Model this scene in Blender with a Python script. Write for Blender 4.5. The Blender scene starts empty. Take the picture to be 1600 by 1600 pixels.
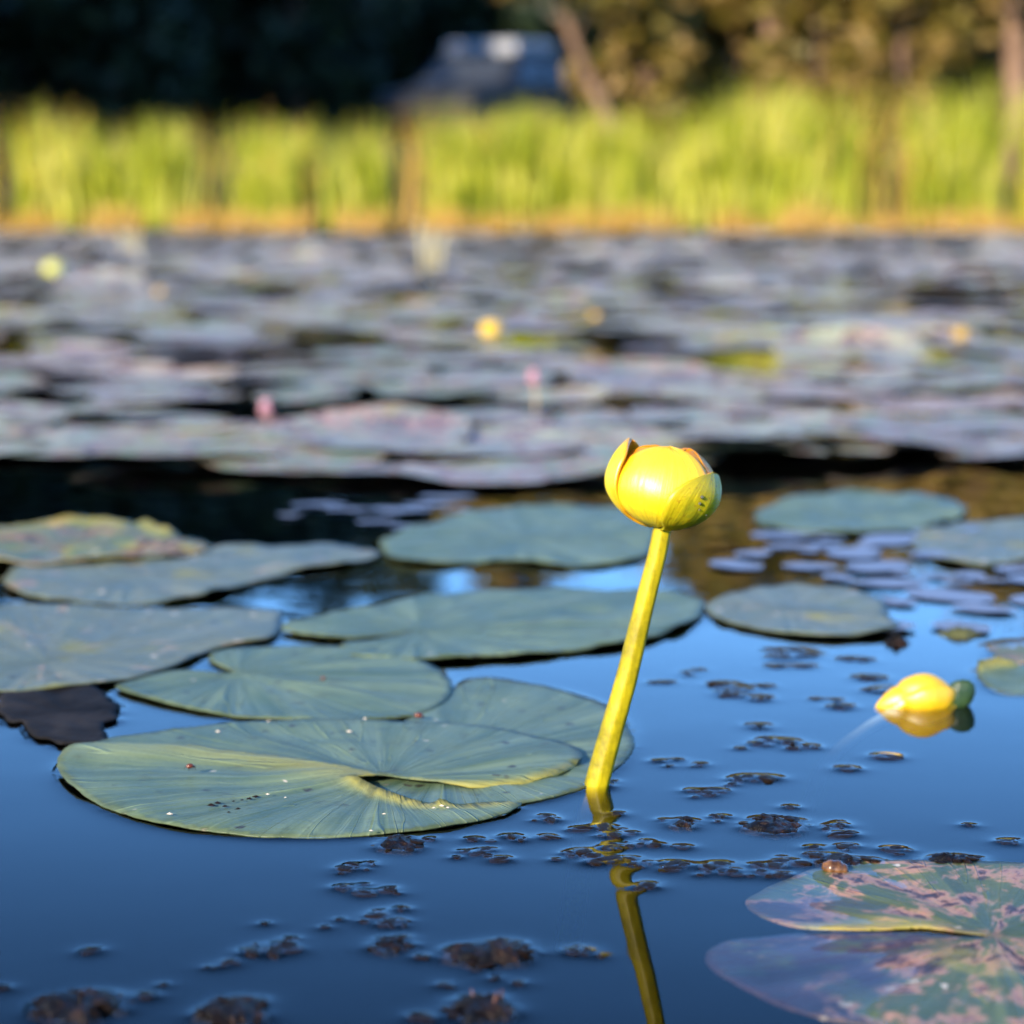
import bpy, bmesh, math, random
import numpy as np
from mathutils import Vector, Matrix, noise as mnoise
from mathutils.geometry import delaunay_2d_cdt

rad = math.radians
scene = bpy.context.scene
COL = scene.collection
random.seed(7)

# ------------------------------------------------------------------ camera
CAM_H = 0.200            # metres above the water
F_PX = 3850.0            # focal length for a 1600 pixel wide picture
HORIZON = 325.0
PITCH = math.atan((800.0 - HORIZON) / F_PX)
cam_data = bpy.data.cameras.new('camera')
cam = bpy.data.objects.new('camera', cam_data)
COL.objects.link(cam)
cam.location = (0, 0, CAM_H)
cam.rotation_euler = (math.pi / 2 - PITCH, 0, 0)
cam_data.sensor_width = 36.0
cam_data.lens = F_PX / 1600.0 * 36.0
cam_data.clip_start = 0.02
cam_data.clip_end = 2000.0
cam_data.dof.use_dof = True
cam_data.dof.focus_distance = 0.792
cam_data.dof.aperture_fstop = 10.8
scene.camera = cam

# ------------------------------------------------------------------ sky, sun, exposure
SUN_EL = rad(21.0)
SUN_AZ = rad(31.0)       # degrees to the left of straight behind the camera
to_sun = Vector((-math.sin(SUN_AZ) * math.cos(SUN_EL), -math.cos(SUN_AZ) * math.cos(SUN_EL), math.sin(SUN_EL)))
world = bpy.data.worlds.new('World')
scene.world = world
world.use_nodes = True
wn = world.node_tree
wn.nodes.clear()
w_out = wn.nodes.new('ShaderNodeOutputWorld')
w_bg = wn.nodes.new('ShaderNodeBackground')
w_sky = wn.nodes.new('ShaderNodeTexSky')
w_sky.sky_type = 'NISHITA'
w_sky.sun_disc = False
w_sky.sun_elevation = SUN_EL
w_sky.sun_rotation = math.atan2(to_sun.x, to_sun.y)
w_sky.altitude = 300.0
w_sky.air_density = 1.0
w_sky.dust_density = 0.05
w_sky.ozone_density = 9.0
w_bg.inputs['Strength'].default_value = 0.15
wn.links.new(w_sky.outputs[0], w_bg.inputs['Color'])
wn.links.new(w_bg.outputs[0], w_out.inputs['Surface'])

sun_data = bpy.data.lights.new('sun', 'SUN')
sun_data.energy = 3.8
sun_data.angle = rad(0.53)
sun_data.color = (1.0, 0.86, 0.66)
sun = bpy.data.objects.new('sun', sun_data)
COL.objects.link(sun)
sun.rotation_euler = (-to_sun).to_track_quat('-Z', 'Y').to_euler()

scene.view_settings.view_transform = 'Standard'
scene.view_settings.look = 'None'
scene.view_settings.exposure = 1.38
scene.view_settings.gamma = 1.0
scene.view_settings.use_curve_mapping = False
scene.render.engine = 'CYCLES'
scene.cycles.use_denoising = True
scene.cycles.use_adaptive_sampling = True
scene.cycles.adaptive_threshold = 0.03
scene.cycles.max_bounces = 5
scene.cycles.diffuse_bounces = 2
scene.cycles.glossy_bounces = 4
scene.cycles.transparent_max_bounces = 12
scene.cycles.caustics_reflective = False
scene.cycles.caustics_refractive = False
scene.cycles.sample_clamp_indirect = 4.0

# ------------------------------------------------------------------ helpers
FWD = Vector((0, math.cos(PITCH), -math.sin(PITCH)))
UPV = Vector((0, math.sin(PITCH), math.cos(PITCH)))


def ray(px, py):
    return FWD + Vector((1, 0, 0)) * ((px - 800.0) / F_PX) + UPV * ((800.0 - py) / F_PX)


def at(px, py, z=0.0):
    """photo pixel -> point on the level plane at height z"""
    d = ray(px, py)
    t = (z - CAM_H) / d.z
    return Vector((d.x * t, d.y * t, z))


def at_y(px, py, y):
    """photo pixel -> point on the upright plane at distance y"""
    d = ray(px, py)
    t = y / d.y
    return Vector((d.x * t, y, CAM_H + d.z * t))


def tag(o, label=None, cat=None, group=None, kind=None):
    if label:
        o['label'] = label
    if cat:
        o['category'] = cat
    if group:
        o['group'] = group
    if kind:
        o['kind'] = kind
    return o


def link(name, mesh, parent=None):
    o = bpy.data.objects.new(name, mesh)
    COL.objects.link(o)
    if parent:
        o.parent = parent
    return o


def empty(name, loc):
    o = bpy.data.objects.new(name, None)
    COL.objects.link(o)
    o.location = loc
    o.empty_display_size = 0.01
    return o


def mesh_from(name, verts, faces, mats=(), smooth=True, midx=None):
    me = bpy.data.meshes.new(name)
    me.from_pydata([tuple(v) for v in verts], [], [tuple(f) for f in faces])
    for m in mats:
        me.materials.append(m)
    if smooth:
        me.polygons.foreach_set('use_smooth', [True] * len(me.polygons))
    if midx is not None:
        me.polygons.foreach_set('material_index', midx)
    me.update()
    return me


def vattr(me, name, data):
    a = me.attributes.new(name, 'FLOAT', 'POINT')
    a.data.foreach_set('value', np.asarray(data, dtype=np.float32))


def tube(points, radii, seg=12, cap=True):
    """verts, faces of a tube along points"""
    pts = [Vector(p) for p in points]
    vs, fs = [], []
    n = len(pts)
    ref = Vector((0.3, 0.9, 0.2)).normalized()
    for i, p in enumerate(pts):
        t = (pts[min(i + 1, n - 1)] - pts[max(i - 1, 0)]).normalized()
        a = t.cross(ref)
        if a.length < 1e-4:
            a = t.cross(Vector((1, 0, 0)))
        a.normalize()
        b = t.cross(a).normalized()
        r = radii[i] if hasattr(radii, '__len__') else radii
        for k in range(seg):
            th = 2 * math.pi * k / seg
            vs.append(p + (a * math.cos(th) + b * math.sin(th)) * r)
    for i in range(n - 1):
        for k in range(seg):
            k2 = (k + 1) % seg
            fs.append((i * seg + k, i * seg + k2, (i + 1) * seg + k2, (i + 1) * seg + k))
    if cap:
        fs.append(tuple(range(seg))[::-1])
        fs.append(tuple((n - 1) * seg + k for k in range(seg)))
    return vs, fs


def spline(pts, n, closed=False):
    """Catmull-Rom through pts resampled to n points evenly along its length"""
    P = np.array([[p[0], p[1]] for p in pts], float)
    m = len(P)
    out = []
    segs = m if closed else m - 1
    for i in range(segs):
        if closed:
            p0, p1, p2, p3 = P[(i - 1) % m], P[i], P[(i + 1) % m], P[(i + 2) % m]
        else:
            p0, p1, p2, p3 = P[max(i - 1, 0)], P[i], P[i + 1], P[min(i + 2, m - 1)]
        # centripetal-like damping keeps sharp notches from overshooting
        l1 = np.linalg.norm(p2 - p1) + 1e-9
        m1 = (p2 - p0) * 0.5
        m2 = (p3 - p1) * 0.5
        for v in (m1, m2):
            L = np.linalg.norm(v)
            if L > l1:
                v *= l1 / L
        for t in np.linspace(0, 1, 14, endpoint=False):
            h00 = 2 * t ** 3 - 3 * t ** 2 + 1
            h10 = t ** 3 - 2 * t ** 2 + t
            h01 = -2 * t ** 3 + 3 * t ** 2
            h11 = t ** 3 - t ** 2
            out.append(h00 * p1 + h10 * m1 + h01 * p2 + h11 * m2)
    out = np.array(out if closed else out + [P[-1]])
    loop = np.vstack([out, out[:1]]) if closed else out
    d = np.r_[0, np.cumsum(np.linalg.norm(np.diff(loop, axis=0), axis=1))]
    s = np.linspace(0, d[-1], n, endpoint=not closed)
    return np.c_[np.interp(s, d, loop[:, 0]), np.interp(s, d, loop[:, 1])]


def seg_dist(P, A, B):
    """distance of every point in P to the polyline made of segments A->B"""
    best = np.full(len(P), 1e9)
    for a, b in zip(A, B):
        ab = b - a
        L = ab @ ab + 1e-18
        t = np.clip(((P - a) @ ab) / L, 0, 1)
        q = a + t[:, None] * ab
        best = np.minimum(best, np.hypot(P[:, 0] - q[:, 0], P[:, 1] - q[:, 1]))
    return best


def n3(x, y, z=0.0):
    return mnoise.noise(Vector((x, y, z)))


# ------------------------------------------------------------------ materials
class NT:
    def __init__(self, name):
        self.m = bpy.data.materials.new(name)
        self.m.use_nodes = True
        self.t = self.m.node_tree
        self.t.nodes.clear()
        self.out = self.t.nodes.new('ShaderNodeOutputMaterial')

    def n(self, kind, **kw):
        nd = self.t.nodes.new('ShaderNode' + kind)
        for k, v in kw.items():
            if k.startswith('i_'):
                key = k[2:].replace('_', ' ')
                nd.inputs[key].default_value = v
            else:
                setattr(nd, k, v)
        return nd

    def l(self, a, b):
        self.t.links.new(a, b)

    def attr(self, name):
        return self.n('Attribute', attribute_name=name).outputs['Fac']

    def math(self, op, a, b=None, clamp=False):
        nd = self.n('Math', operation=op, use_clamp=clamp)
        for k, v in enumerate((a, b)):
            if v is None:
                continue
            if isinstance(v, (int, float)):
                nd.inputs[k].default_value = v
            else:
                self.l(v, nd.inputs[k])
        return nd.outputs[0]

    def ramp(self, fac, stops, interp='LINEAR'):
        nd = self.n('ValToRGB')
        nd.color_ramp.interpolation = interp
        e = nd.color_ramp.elements
        while len(e) < len(stops):
            e.new(0.5)
        for el, (p, c) in zip(e, stops):
            el.position = p
            el.color = (c, c, c, 1) if isinstance(c, (int, float)) else (*c, 1)
        self.l(fac, nd.inputs[0])
        return nd.outputs[0]

    def mix(self, fac, a, b, mode='MIX'):
        nd = self.n('Mix', data_type='RGBA', blend_type=mode)
        for sock, v in ((nd.inputs[0], fac), (nd.inputs[6], a), (nd.inputs[7], b)):
            if isinstance(v, (int, float)):
                sock.default_value = v
            elif isinstance(v, tuple):
                sock.default_value = (*v, 1)
            else:
                self.l(v, sock)
        return nd.outputs[2]

    def noise(self, vec=None, scale=5.0, detail=3.0, rough=0.55, out='Fac', **kw):
        nd = self.n('TexNoise')
        nd.inputs['Scale'].default_value = scale
        nd.inputs['Detail'].default_value = detail
        nd.inputs['Roughness'].default_value = rough
        for k, v in kw.items():
            nd.inputs[k].default_value = v
        if vec is not None:
            self.l(vec, nd.inputs['Vector'])
        return nd.outputs[out]

    def vec(self, x, y, z):
        nd = self.n('CombineXYZ')
        for k, v in enumerate((x, y, z)):
            if isinstance(v, (int, float)):
                nd.inputs[k].default_value = v
            else:
                self.l(v, nd.inputs[k])
        return nd.outputs[0]

    def bump(self, h, strength=0.3, dist=0.001):
        nd = self.n('Bump')
        nd.inputs['Strength'].default_value = strength
        nd.inputs['Distance'].default_value = dist
        self.l(h, nd.inputs['Height'])
        return nd.outputs[0]

    def principled(self, color, rough=0.5, normal=None, spec=0.5, **kw):
        nd = self.n('BsdfPrincipled')
        for sock, v in ((nd.inputs['Base Color'], color), (nd.inputs['Roughness'], rough)):
            if isinstance(v, (int, float)):
                sock.default_value = v
            elif isinstance(v, tuple):
                sock.default_value = (*v, 1)
            else:
                self.l(v, sock)
        nd.inputs['Specular IOR Level'].default_value = spec
        for k, v in kw.items():
            nd.inputs[k].default_value = v
        if normal is not None:
            self.l(normal, nd.inputs['Normal'])
        return nd.outputs[0]

    def done(self, shader):
        self.l(shader, self.out.inputs['Surface'])
        return self.m


def pad_material(name, c1, c2, rim, blotch=0.0, pink=(0.40, 0.22, 0.15), dark=(0.055, 0.028, 0.028), flecks=1.0,
                 rough=0.42, by_object=False, spec=0.22, yellow=(0.30, 0.27, 0.05)):
    k = NT(name)
    # the shared far pads are scaled copies, so their marks are laid out in metres over the mat
    geo = k.n('NewGeometry').outputs['Position'] if by_object else k.n('TexCoord').outputs['Object']
    ca, sa, rr, de = k.attr('ca'), k.attr('sa'), k.attr('rr'), k.attr('de')
    # streaks fanning out from the leaf stalk
    sv = k.vec(k.math('MULTIPLY', ca, 7.0), k.math('MULTIPLY', sa, 7.0), k.math('MULTIPLY', rr, 0.9))
    streak = k.noise(sv, 1.0, 3.0, 0.6)
    sv2 = k.vec(k.math('MULTIPLY', ca, 22.0), k.math('MULTIPLY', sa, 22.0), k.math('MULTIPLY', rr, 1.2))
    fine = k.noise(sv2, 1.0, 2.0, 0.5)
    cloud = k.noise(geo, 22.0, 4.0, 0.6)
    f = k.math('ADD', k.math('MULTIPLY', streak, 0.55), k.math('MULTIPLY', cloud, 0.45))
    col = k.mix(k.ramp(f, [(0.36, 0.0), (0.66, 1.0)]), c1, c2)
    col = k.mix(k.ramp(fine, [(0.60, 0.0), (0.72, 0.40)]), col, tuple(x * 1.35 for x in c2))
    sv3 = k.vec(k.math('MULTIPLY', ca, 9.0), k.math('MULTIPLY', sa, 9.0), k.math('MULTIPLY', rr, 1.1))
    iso = k.math('ABSOLUTE', k.math('SUBTRACT', k.noise(sv3, 1.0, 1.0, 0.4), 0.5))
    vein = k.ramp(iso, [(0.0, 1.0), (0.016, 0.0)])
    col = k.mix(k.math('MULTIPLY', vein, 0.20), col, tuple(min(1, x * 1.9) for x in c2))
    grime = k.noise(geo, 75.0, 6.0, 0.7)
    col = k.mix(k.ramp(grime, [(0.56, 0.0), (0.70, 0.55)]), col, (0.045, 0.050, 0.030))
    if by_object:
        ob = k.n('ObjectInfo')
        col = k.mix(0.75, col, ob.outputs['Color'], 'MULTIPLY')
    # wide blotches of decay
    if blotch > 0:
        b1 = k.noise(geo, 34.0, 9.0, 0.68, Distortion=0.8)
        b2 = k.noise(k.vec(k.math('MULTIPLY', ca, 3.0), k.math('MULTIPLY', sa, 3.0), k.math('MULTIPLY', rr, 2.5)), 1.3, 4.0, 0.6)
        bb = k.math('ADD', k.math('MULTIPLY', b1, 0.6), k.math('MULTIPLY', b2, 0.4))
        lo = 0.60 - 0.14 * blotch
        col = k.mix(k.ramp(bb, [(lo, 0.0), (lo + 0.05, 0.85)]), col, pink)
        col = k.mix(k.ramp(bb, [(lo + 0.035, 0.0), (lo + 0.075, 0.95)]), col, dark)
        yb = k.noise(geo, 17.0, 3.0, 0.6)
        col = k.mix(k.ramp(yb, [(0.58, 0.0), (0.68, 0.7)]), col, yellow)
    # pale specks and dark specks
    vor = k.n('TexVoronoi', feature='F1')
    vor.inputs['Scale'].default_value = 150.0
    wob = k.n('VectorMath', operation='MULTIPLY_ADD')
    k.l(k.noise(geo, 330.0, 2.0, 0.5, out='Color'), wob.inputs[0])
    wob.inputs[1].default_value = (0.0045, 0.0045, 0.0)
    k.l(geo, wob.inputs[2])
    k.l(wob.outputs[0], vor.inputs['Vector'])
    sep = k.n('SeparateColor')
    k.l(vor.outputs['Color'], sep.inputs[0])
    gate = k.ramp(sep.outputs[0], [(0.90, 0.0), (0.93, 1.0)])
    spot = k.ramp(vor.outputs['Distance'], [(0.05 + 0.10 * flecks, 1.0), (0.12 + 0.12 * flecks, 0.0)])
    col = k.mix(k.math('MULTIPLY', gate, spot), col, (0.62, 0.52, 0.38))
    gate2 = k.ramp(sep.outputs[1], [(0.88, 0.0), (0.91, 1.0)])
    spot2 = k.ramp(vor.outputs['Distance'], [(0.16, 1.0), (0.30, 0.0)])
    col = k.mix(k.math('MULTIPLY', k.math('MULTIPLY', gate2, spot2), 0.85), col, (0.03, 0.022, 0.02))
    # yellowing rim
    edge = k.ramp(k.math('ADD', de, k.math('MULTIPLY', k.math('SUBTRACT', cloud, 0.5), 0.008)),
                  [(0.0004, 1.0), (0.0020, 0.0)])
    col = k.mix(k.math('MULTIPLY', edge, 0.55), col, rim)
    col = k.mix(k.math('MULTIPLY', k.attr('ylw'), 0.8), col, (0.32, 0.275, 0.055))
    col = k.mix(k.math('MULTIPLY', k.attr('rot'), k.ramp(k.noise(geo, 60.0, 6.0, 0.7), [(0.36, 0.25), (0.52, 1.0)])), col, (0.050, 0.028, 0.040))
    hgt = k.math('ADD', k.math('MULTIPLY', fine, 0.6), k.math('MULTIPLY', k.noise(geo, 420.0, 2.0), 0.25))
    hgt = k.math('ADD', hgt, k.math('MULTIPLY', vein, 0.5))
    r = k.ramp(cloud, [(0.3, rough - 0.07), (0.7, rough + 0.10)])
    return k.done(k.principled(col, r, k.bump(hgt, 0.60, 0.0016), spec))


def simple(name, c1, c2, scale=60.0, rough=0.5, bump=0.0, bscale=300.0, bdist=0.001, spec=0.5, island=False, **kw):
    k = NT(name)
    geo = k.n('TexCoord').outputs['Object']
    f = k.ramp(k.noise(geo, scale, 4.0, 0.6), [(0.36, 0.0), (0.64, 1.0)])
    if island:
        rp = k.n('NewGeometry').outputs['Random Per Island']
        f = k.math('ADD', k.math('MULTIPLY', f, 0.35), k.math('MULTIPLY', rp, 0.65))
    col = k.mix(f, c1, c2)
    nb = k.bump(k.noise(geo, bscale, 3.0), bump, bdist) if bump else None
    return k.done(k.principled(col, rough, nb, spec, **kw))


def leafy(name, c1, c2, c3, trans=0.35, rough=0.5, patch=0.0):
    """two sided foliage with some light coming through"""
    k = NT(name)
    rp = k.n('NewGeometry').outputs['Random Per Island']
    if patch:
        pn = k.ramp(k.noise(k.n('NewGeometry').outputs['Position'], patch, 2.0, 0.5), [(0.34, 0.0), (0.66, 1.0)])
        rp = k.math('ADD', k.math('MULTIPLY', rp, 0.45), k.math('MULTIPLY', pn, 0.55))
    col = k.ramp(rp, [(0.0, c1), (0.55, c2), (1.0, c3)])
    p = k.principled(col, rough, None, 0.3)
    tr = k.n('BsdfTranslucent')
    k.l(col, tr.inputs['Color'])
    mx = k.n('MixShader')
    mx.inputs[0].default_value = trans
    k.l(p, mx.inputs[1])
    k.l(tr.outputs[0], mx.inputs[2])
    return k.done(mx.outputs[0])


TEAL1, TEAL2 = (0.052, 0.094, 0.050), (0.180, 0.240, 0.140)
RIM = (0.055, 0.060, 0.022)
M_pad = pad_material('pad_glaucous', TEAL1, TEAL2, RIM, 0.0, flecks=0.4)
M_pad_worn = pad_material('pad_speckled', (0.10, 0.14, 0.105), (0.19, 0.21, 0.15), RIM, 0.25, pink=(0.42, 0.30, 0.20), dark=(0.20, 0.13, 0.09), flecks=1.6)
M_pad_rot = pad_material('pad_decaying', (0.09, 0.13, 0.065), (0.17, 0.20, 0.085), (0.30, 0.22, 0.10), 0.75, flecks=1.3)
M_pad_wet = pad_material('pad_sunken', (0.035, 0.058, 0.020), (0.120, 0.150, 0.050), (0.14, 0.10, 0.05), 0.85, pink=(0.62, 0.30, 0.19), dark=(0.016, 0.008, 0.009), flecks=1.2, rough=0.42, spec=0.25)
M_pad_far = pad_material('pad_mat', (0.11, 0.15, 0.12), (0.40, 0.43, 0.35), (0.36, 0.26, 0.14), 0.80, rough=0.5, pink=(0.55, 0.32, 0.28), dark=(0.07, 0.05, 0.075), flecks=1.5, by_object=True)
M_pad_under = simple('pad_underside', (0.22, 0.20, 0.03), (0.36, 0.31, 0.06), 90.0, 0.5)
M_pad_under_far = simple('pad_underside_far', (0.25, 0.17, 0.12), (0.40, 0.26, 0.20), 30.0, 0.5)
M_darkrefl = simple('dark_reflection', (0.004, 0.0035, 0.003), (0.028, 0.025, 0.024), 26.0, 0.8, spec=0.12, bump=0.4, bscale=200.0, bdist=0.002)

k = NT('pond_water')
geo = k.n('NewGeometry').outputs['Position']
wav = k.noise(geo, 9.0, 2.0, 0.5)
wav2 = k.noise(geo, 1.3, 2.0, 0.5)
bp = k.bump(k.math('ADD', k.math('MULTIPLY', wav, 0.10), k.math('MULTIPLY', wav2, 0.5)), 0.10, 0.02)
fr = k.n('Fresnel')
fr.inputs['IOR'].default_value = 1.333
k.l(bp, fr.inputs['Normal'])
gl = k.n('BsdfGlossy')
gl.inputs['Roughness'].default_value = 0.02
k.l(bp, gl.inputs['Normal'])
tr = k.n('BsdfTransparent')
tr.inputs['Color'].default_value = (0.95, 0.96, 0.95, 1)
mx = k.n('MixShader')
bf = k.n('NewGeometry').outputs['Backfacing']
# seen as through a polarising filter: the mirror fades faster as the view steepens
mir = k.math('MULTIPLY', k.math('POWER', fr.outputs[0], 1.9), 3.1, clamp=True)
k.l(k.math('MULTIPLY', mir, k.math('SUBTRACT', 1.0, bf)), mx.inputs[0])
k.l(tr.outputs[0], mx.inputs[1])
k.l(gl.outputs[0], mx.inputs[2])
va = k.n('VolumeAbsorption')
va.inputs['Color'].default_value = (0.34, 0.30, 0.20, 1)
va.inputs['Density'].default_value = 110.0
k.l(va.outputs[0], k.out.inputs['Volume'])
M_water = k.done(mx.outputs[0])

k = NT('bank_soil')
geo = k.n('NewGeometry').outputs['Position']
soil = k.mix(k.noise(geo, 1.5, 4.0, 0.6), (0.022, 0.020, 0.012), (0.060, 0.052, 0.024))
sepz = k.n('SeparateXYZ')
k.l(geo, sepz.inputs[0])
muck = k.mix(k.noise(geo, 9.0, 4.0, 0.6), (0.006, 0.005, 0.004), (0.014, 0.012, 0.009))
soil = k.mix(k.ramp(k.math('ADD', sepz.outputs[2], 0.5), [(0.40, 0.0), (0.50, 1.0)]), muck, soil)
M_ground = k.done(k.principled(soil, 0.95, None, 0.2))

# ------------------------------------------------------------------ ground sheet (pond bed and bank)
SHORE = 19.2


def ground_z(x, y):
    s = SHORE + 0.35 * n3(x * 0.25, 3.1)
    if y < s - 1.2:
        z = -0.34
    elif y < s:
        t = (y - s + 1.2) / 1.2
        z = -0.34 + 0.37 * t * t * (3 - 2 * t)
    else:
        d = y - s
        z = 0.03 + 0.075 * d if d < 16 else (1.23 + 0.055 * (d - 16) if d < 90 else 5.3)
        z += 0.10 * n3(x * 0.3, y * 0.3, 2.0) * min(1.0, d / 3)
    return z


ys = [-300, -60, -20, 0, 5, 10, 14] + [16 + 0.25 * i for i in range(30)] + [24 + 1.5 * i for i in range(20)] + [60, 75, 95, 120, 200, 600]
xs = [-600, -200, -80, -40] + [-25 + 1.0 * i for i in range(51)] + [40, 80, 200, 600]
gv = [(x, y, ground_z(x, y)) for y in ys for x in xs]
nx = len(xs)
gf = [(j * nx + i, j * nx + i + 1, (j + 1) * nx + i + 1, (j + 1) * nx + i) for j in range(len(ys) - 1) for i in range(nx - 1)]
g = link('ground', mesh_from('ground', gv, gf, [M_ground]))
tag(g, 'dark soil bank rising behind the reeds', kind='structure')

# ------------------------------------------------------------------ lily pads near the camera
RIMS = []      # outlines for the meniscus: (world xy points, height)


def lily_pad(px_outline, stalk, z0, mat, label, group=None, name='lily_pad', zfun=None, curls=(), spacing=0.0035, wavy=0.0006,
             jitter=0.0006, under=None, meniscus=True, thick=0.0006, cat='lily pad', n_out=None, z_px=0.0, yfun=None, rotfun=None):
    O = [at(px, py, z_px) for px, py in px_outline]
    length = sum((O[i] - O[i - 1]).length for i in range(len(O)))
    n = n_out or int(min(420, max(120, length / 0.0022)))
    out = spline([(p.x, p.y) for p in O], n, closed=True)
    sd = random.random() * 50
    c = out.mean(axis=0)
    for i in range(n):
        j = jitter * (n3(out[i, 0] * 160, out[i, 1] * 160, sd) + 0.5 * n3(out[i, 0] * 420, out[i, 1] * 420, sd))
        d = out[i] - c
        out[i] += d / (np.linalg.norm(d) + 1e-9) * j
    st = at(*stalk, z_px)
    lo, hi = out.min(axis=0), out.max(axis=0)
    pts = [Vector((p[0], p[1])) for p in out]
    A, B = out, np.roll(out, -1, axis=0)
    inner = []
    row = 0
    y = lo[1]
    while y < hi[1]:
        x = lo[0] + (spacing / 2 if row % 2 else 0)
        while x < hi[0]:
            inner.append((x + random.uniform(-.15, .15) * spacing, y + random.uniform(-.15, .15) * spacing))
            x += spacing
        y += spacing * 0.87
        row += 1
    inner = np.array(inner)
    # keep points well inside
    x, yv = inner[:, 0], inner[:, 1]
    ins = np.zeros(len(inner), bool)
    for a, b in zip(A, B):
        cond = (a[1] > yv) != (b[1] > yv)
        ins ^= cond & (x < (b[0] - a[0]) * (yv - a[1]) / (b[1] - a[1] + 1e-15) + a[0])
    inner = inner[ins]
    inner = inner[seg_dist(inner, A, B) > spacing * 0.45]
    allp = pts + [Vector((p[0], p[1])) for p in inner]
    V, E, Fc, *_ = delaunay_2d_cdt(allp, [], [list(range(n))], 1, 1e-7)
    V = np.array([[v.x, v.y] for v in V])
    de = seg_dist(V, A, B)
    dx, dy = V[:, 0] - st.x, V[:, 1] - st.y
    dist = np.hypot(dx, dy) + 1e-9
    R = np.hypot(out[:, 0] - st.x, out[:, 1] - st.y).max()
    rr = dist / R
    Z = np.array([z0 + wavy * (n3(p[0] * 28, p[1] * 28, sd) * 2 + n3(p[0] * 70, p[1] * 70, sd)) * min(1, 0.3 + q)
                  for p, q in zip(V, rr)])
    # soft sunken ribs fanning from the stalk
    ang = np.arctan2(dy, dx)
    Z += 0.00050 * np.cos(ang * 15 + sd) * np.clip(rr * 3, 0, 1) * np.clip(de / 0.012, 0, 1)
    if zfun:
        Z += zfun(V, de, rr, ang)
    yl = np.zeros(len(V))
    for line, width, height in curls:
        L = np.array([[p.x, p.y] for p in (at(a, b, z_px) for a, b in line)])
        d = seg_dist(V, L[:-1], L[1:])
        t = np.clip(1 - d / width, 0, 1)
        Z += height * t * t
        yl = np.maximum(yl, np.clip(t * 1.6 - 0.25, 0, 1))
    if yfun:
        yl = np.maximum(yl, yfun(V))
    base = Vector((c[0], c[1], 0))
    me = mesh_from(name, [(p[0] - base.x, p[1] - base.y, z) for p, z in zip(V, Z)], Fc, [mat, under or M_pad_under])
    # faces must look up
    if me.polygons[len(me.polygons) // 2].normal.z < 0:
        me.flip_normals()
    vattr(me, 'ca', dx / dist)
    vattr(me, 'sa', dy / dist)
    vattr(me, 'rr', rr)
    vattr(me, 'de', de)
    vattr(me, 'ylw', yl)
    if rotfun:
        vattr(me, 'rot', rotfun(V))
    o = link(name, me)
    o.location = base
    s = o.modifiers.new('thickness', 'SOLIDIFY')
    s.thickness = thick
    s.offset = -1
    s.material_offset = 1
    s.material_offset_rim = 0
    tag(o, label, cat, group)
    if meniscus:
        RIMS.append((out, 0.0004))
    return o


def px2w(px, py):
    p = at(px, py)
    return np.array([p.x, p.y])


def ridge(line_px, height, width, one_side=None):
    """raised fold along a pixel line; falls off over width, steeper on the far side"""
    L = np.array([px2w(*p) for p in line_px])

    def f(V, de, rr, ang):
        d = seg_dist(V, L[:-1], L[1:])
        yl = np.interp(V[:, 0], L[:, 0], L[:, 1])
        w = np.where(V[:, 1] > yl, width * 0.45, width)
        return height * np.exp(-(d / w) ** 2)
    return f


# --- the big front pad with a folded midrib and an open notch
A_OUT = [(552, 1236), (580, 1230), (603, 1228), (640, 1230), (700, 1234), (760, 1234), (820, 1228), (870, 1217), (900, 1203), (910, 1190),
         (885, 1174), (820, 1158), (740, 1144), (640, 1136), (540, 1134), (450, 1136), (350, 1141), (250, 1152), (180, 1164), (130, 1181),
         (100, 1194), (90, 1206), (98, 1224), (130, 1248), (180, 1271), (240, 1289), (310, 1301), (400, 1309), (500, 1310), (600, 1306),
         (690, 1297), (760, 1284), (800, 1272), (815, 1261), (780, 1264), (735, 1269), (690, 1270), (650, 1264), (610, 1255), (575, 1245)]
a_ridge = ridge([(120, 1188), (200, 1187), (300, 1189), (420, 1202), (500, 1217), (530, 1222)], 0.0032, 0.016)


def a_z(V, de, rr, ang):
    z = a_ridge(V, de, rr, ang)
    z -= 0.0017 * np.exp(-de / 0.009) * np.clip((px2w(500, 1240)[1] - V[:, 1]) / 0.02, 0, 1)
    p = px2w(760, 1200)
    z += 0.0016 * np.exp(-((V[:, 0] - p[0]) / 0.035) ** 2 - ((V[:, 1] - p[1]) / 0.04) ** 2)
    return z


A_RIB = np.array([px2w(*p) for p in [(120, 1190), (200, 1190), (300, 1193), (420, 1206), (520, 1223), (600, 1232)]])


def a_yellow(V):  # yellow on the fold's near slope: sunlight put into the colour
    d = seg_dist(V, A_RIB[:-1], A_RIB[1:])
    yl = np.interp(V[:, 0], A_RIB[:, 0], A_RIB[:, 1])
    along = np.clip((V[:, 0] - A_RIB[0, 0]) / (A_RIB[-1, 0] - A_RIB[0, 0]), 0, 1)
    return 0.75 * np.exp(-(d / 0.011) ** 2) * (V[:, 1] < yl + 0.002) * (0.15 + 0.85 * along)


lily_pad(A_OUT, (600, 1230), 0.0026, M_pad,
         'large blue-green lily pad in front of the stem, folded midrib and open yellow-edged notch', zfun=a_z, yfun=a_yellow,
         curls=[([(552, 1238), (575, 1245), (610, 1255), (650, 1264), (690, 1270)], 0.007, 0.0024),
                ([(690, 1270), (735, 1269), (790, 1264)], 0.005, 0.0016),
                ([(690, 1236), (760, 1234), (820, 1228), (870, 1217), (900, 1203)], 0.0035, -0.0022)],
         spacing=0.0028, cat='lily pad')

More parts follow.
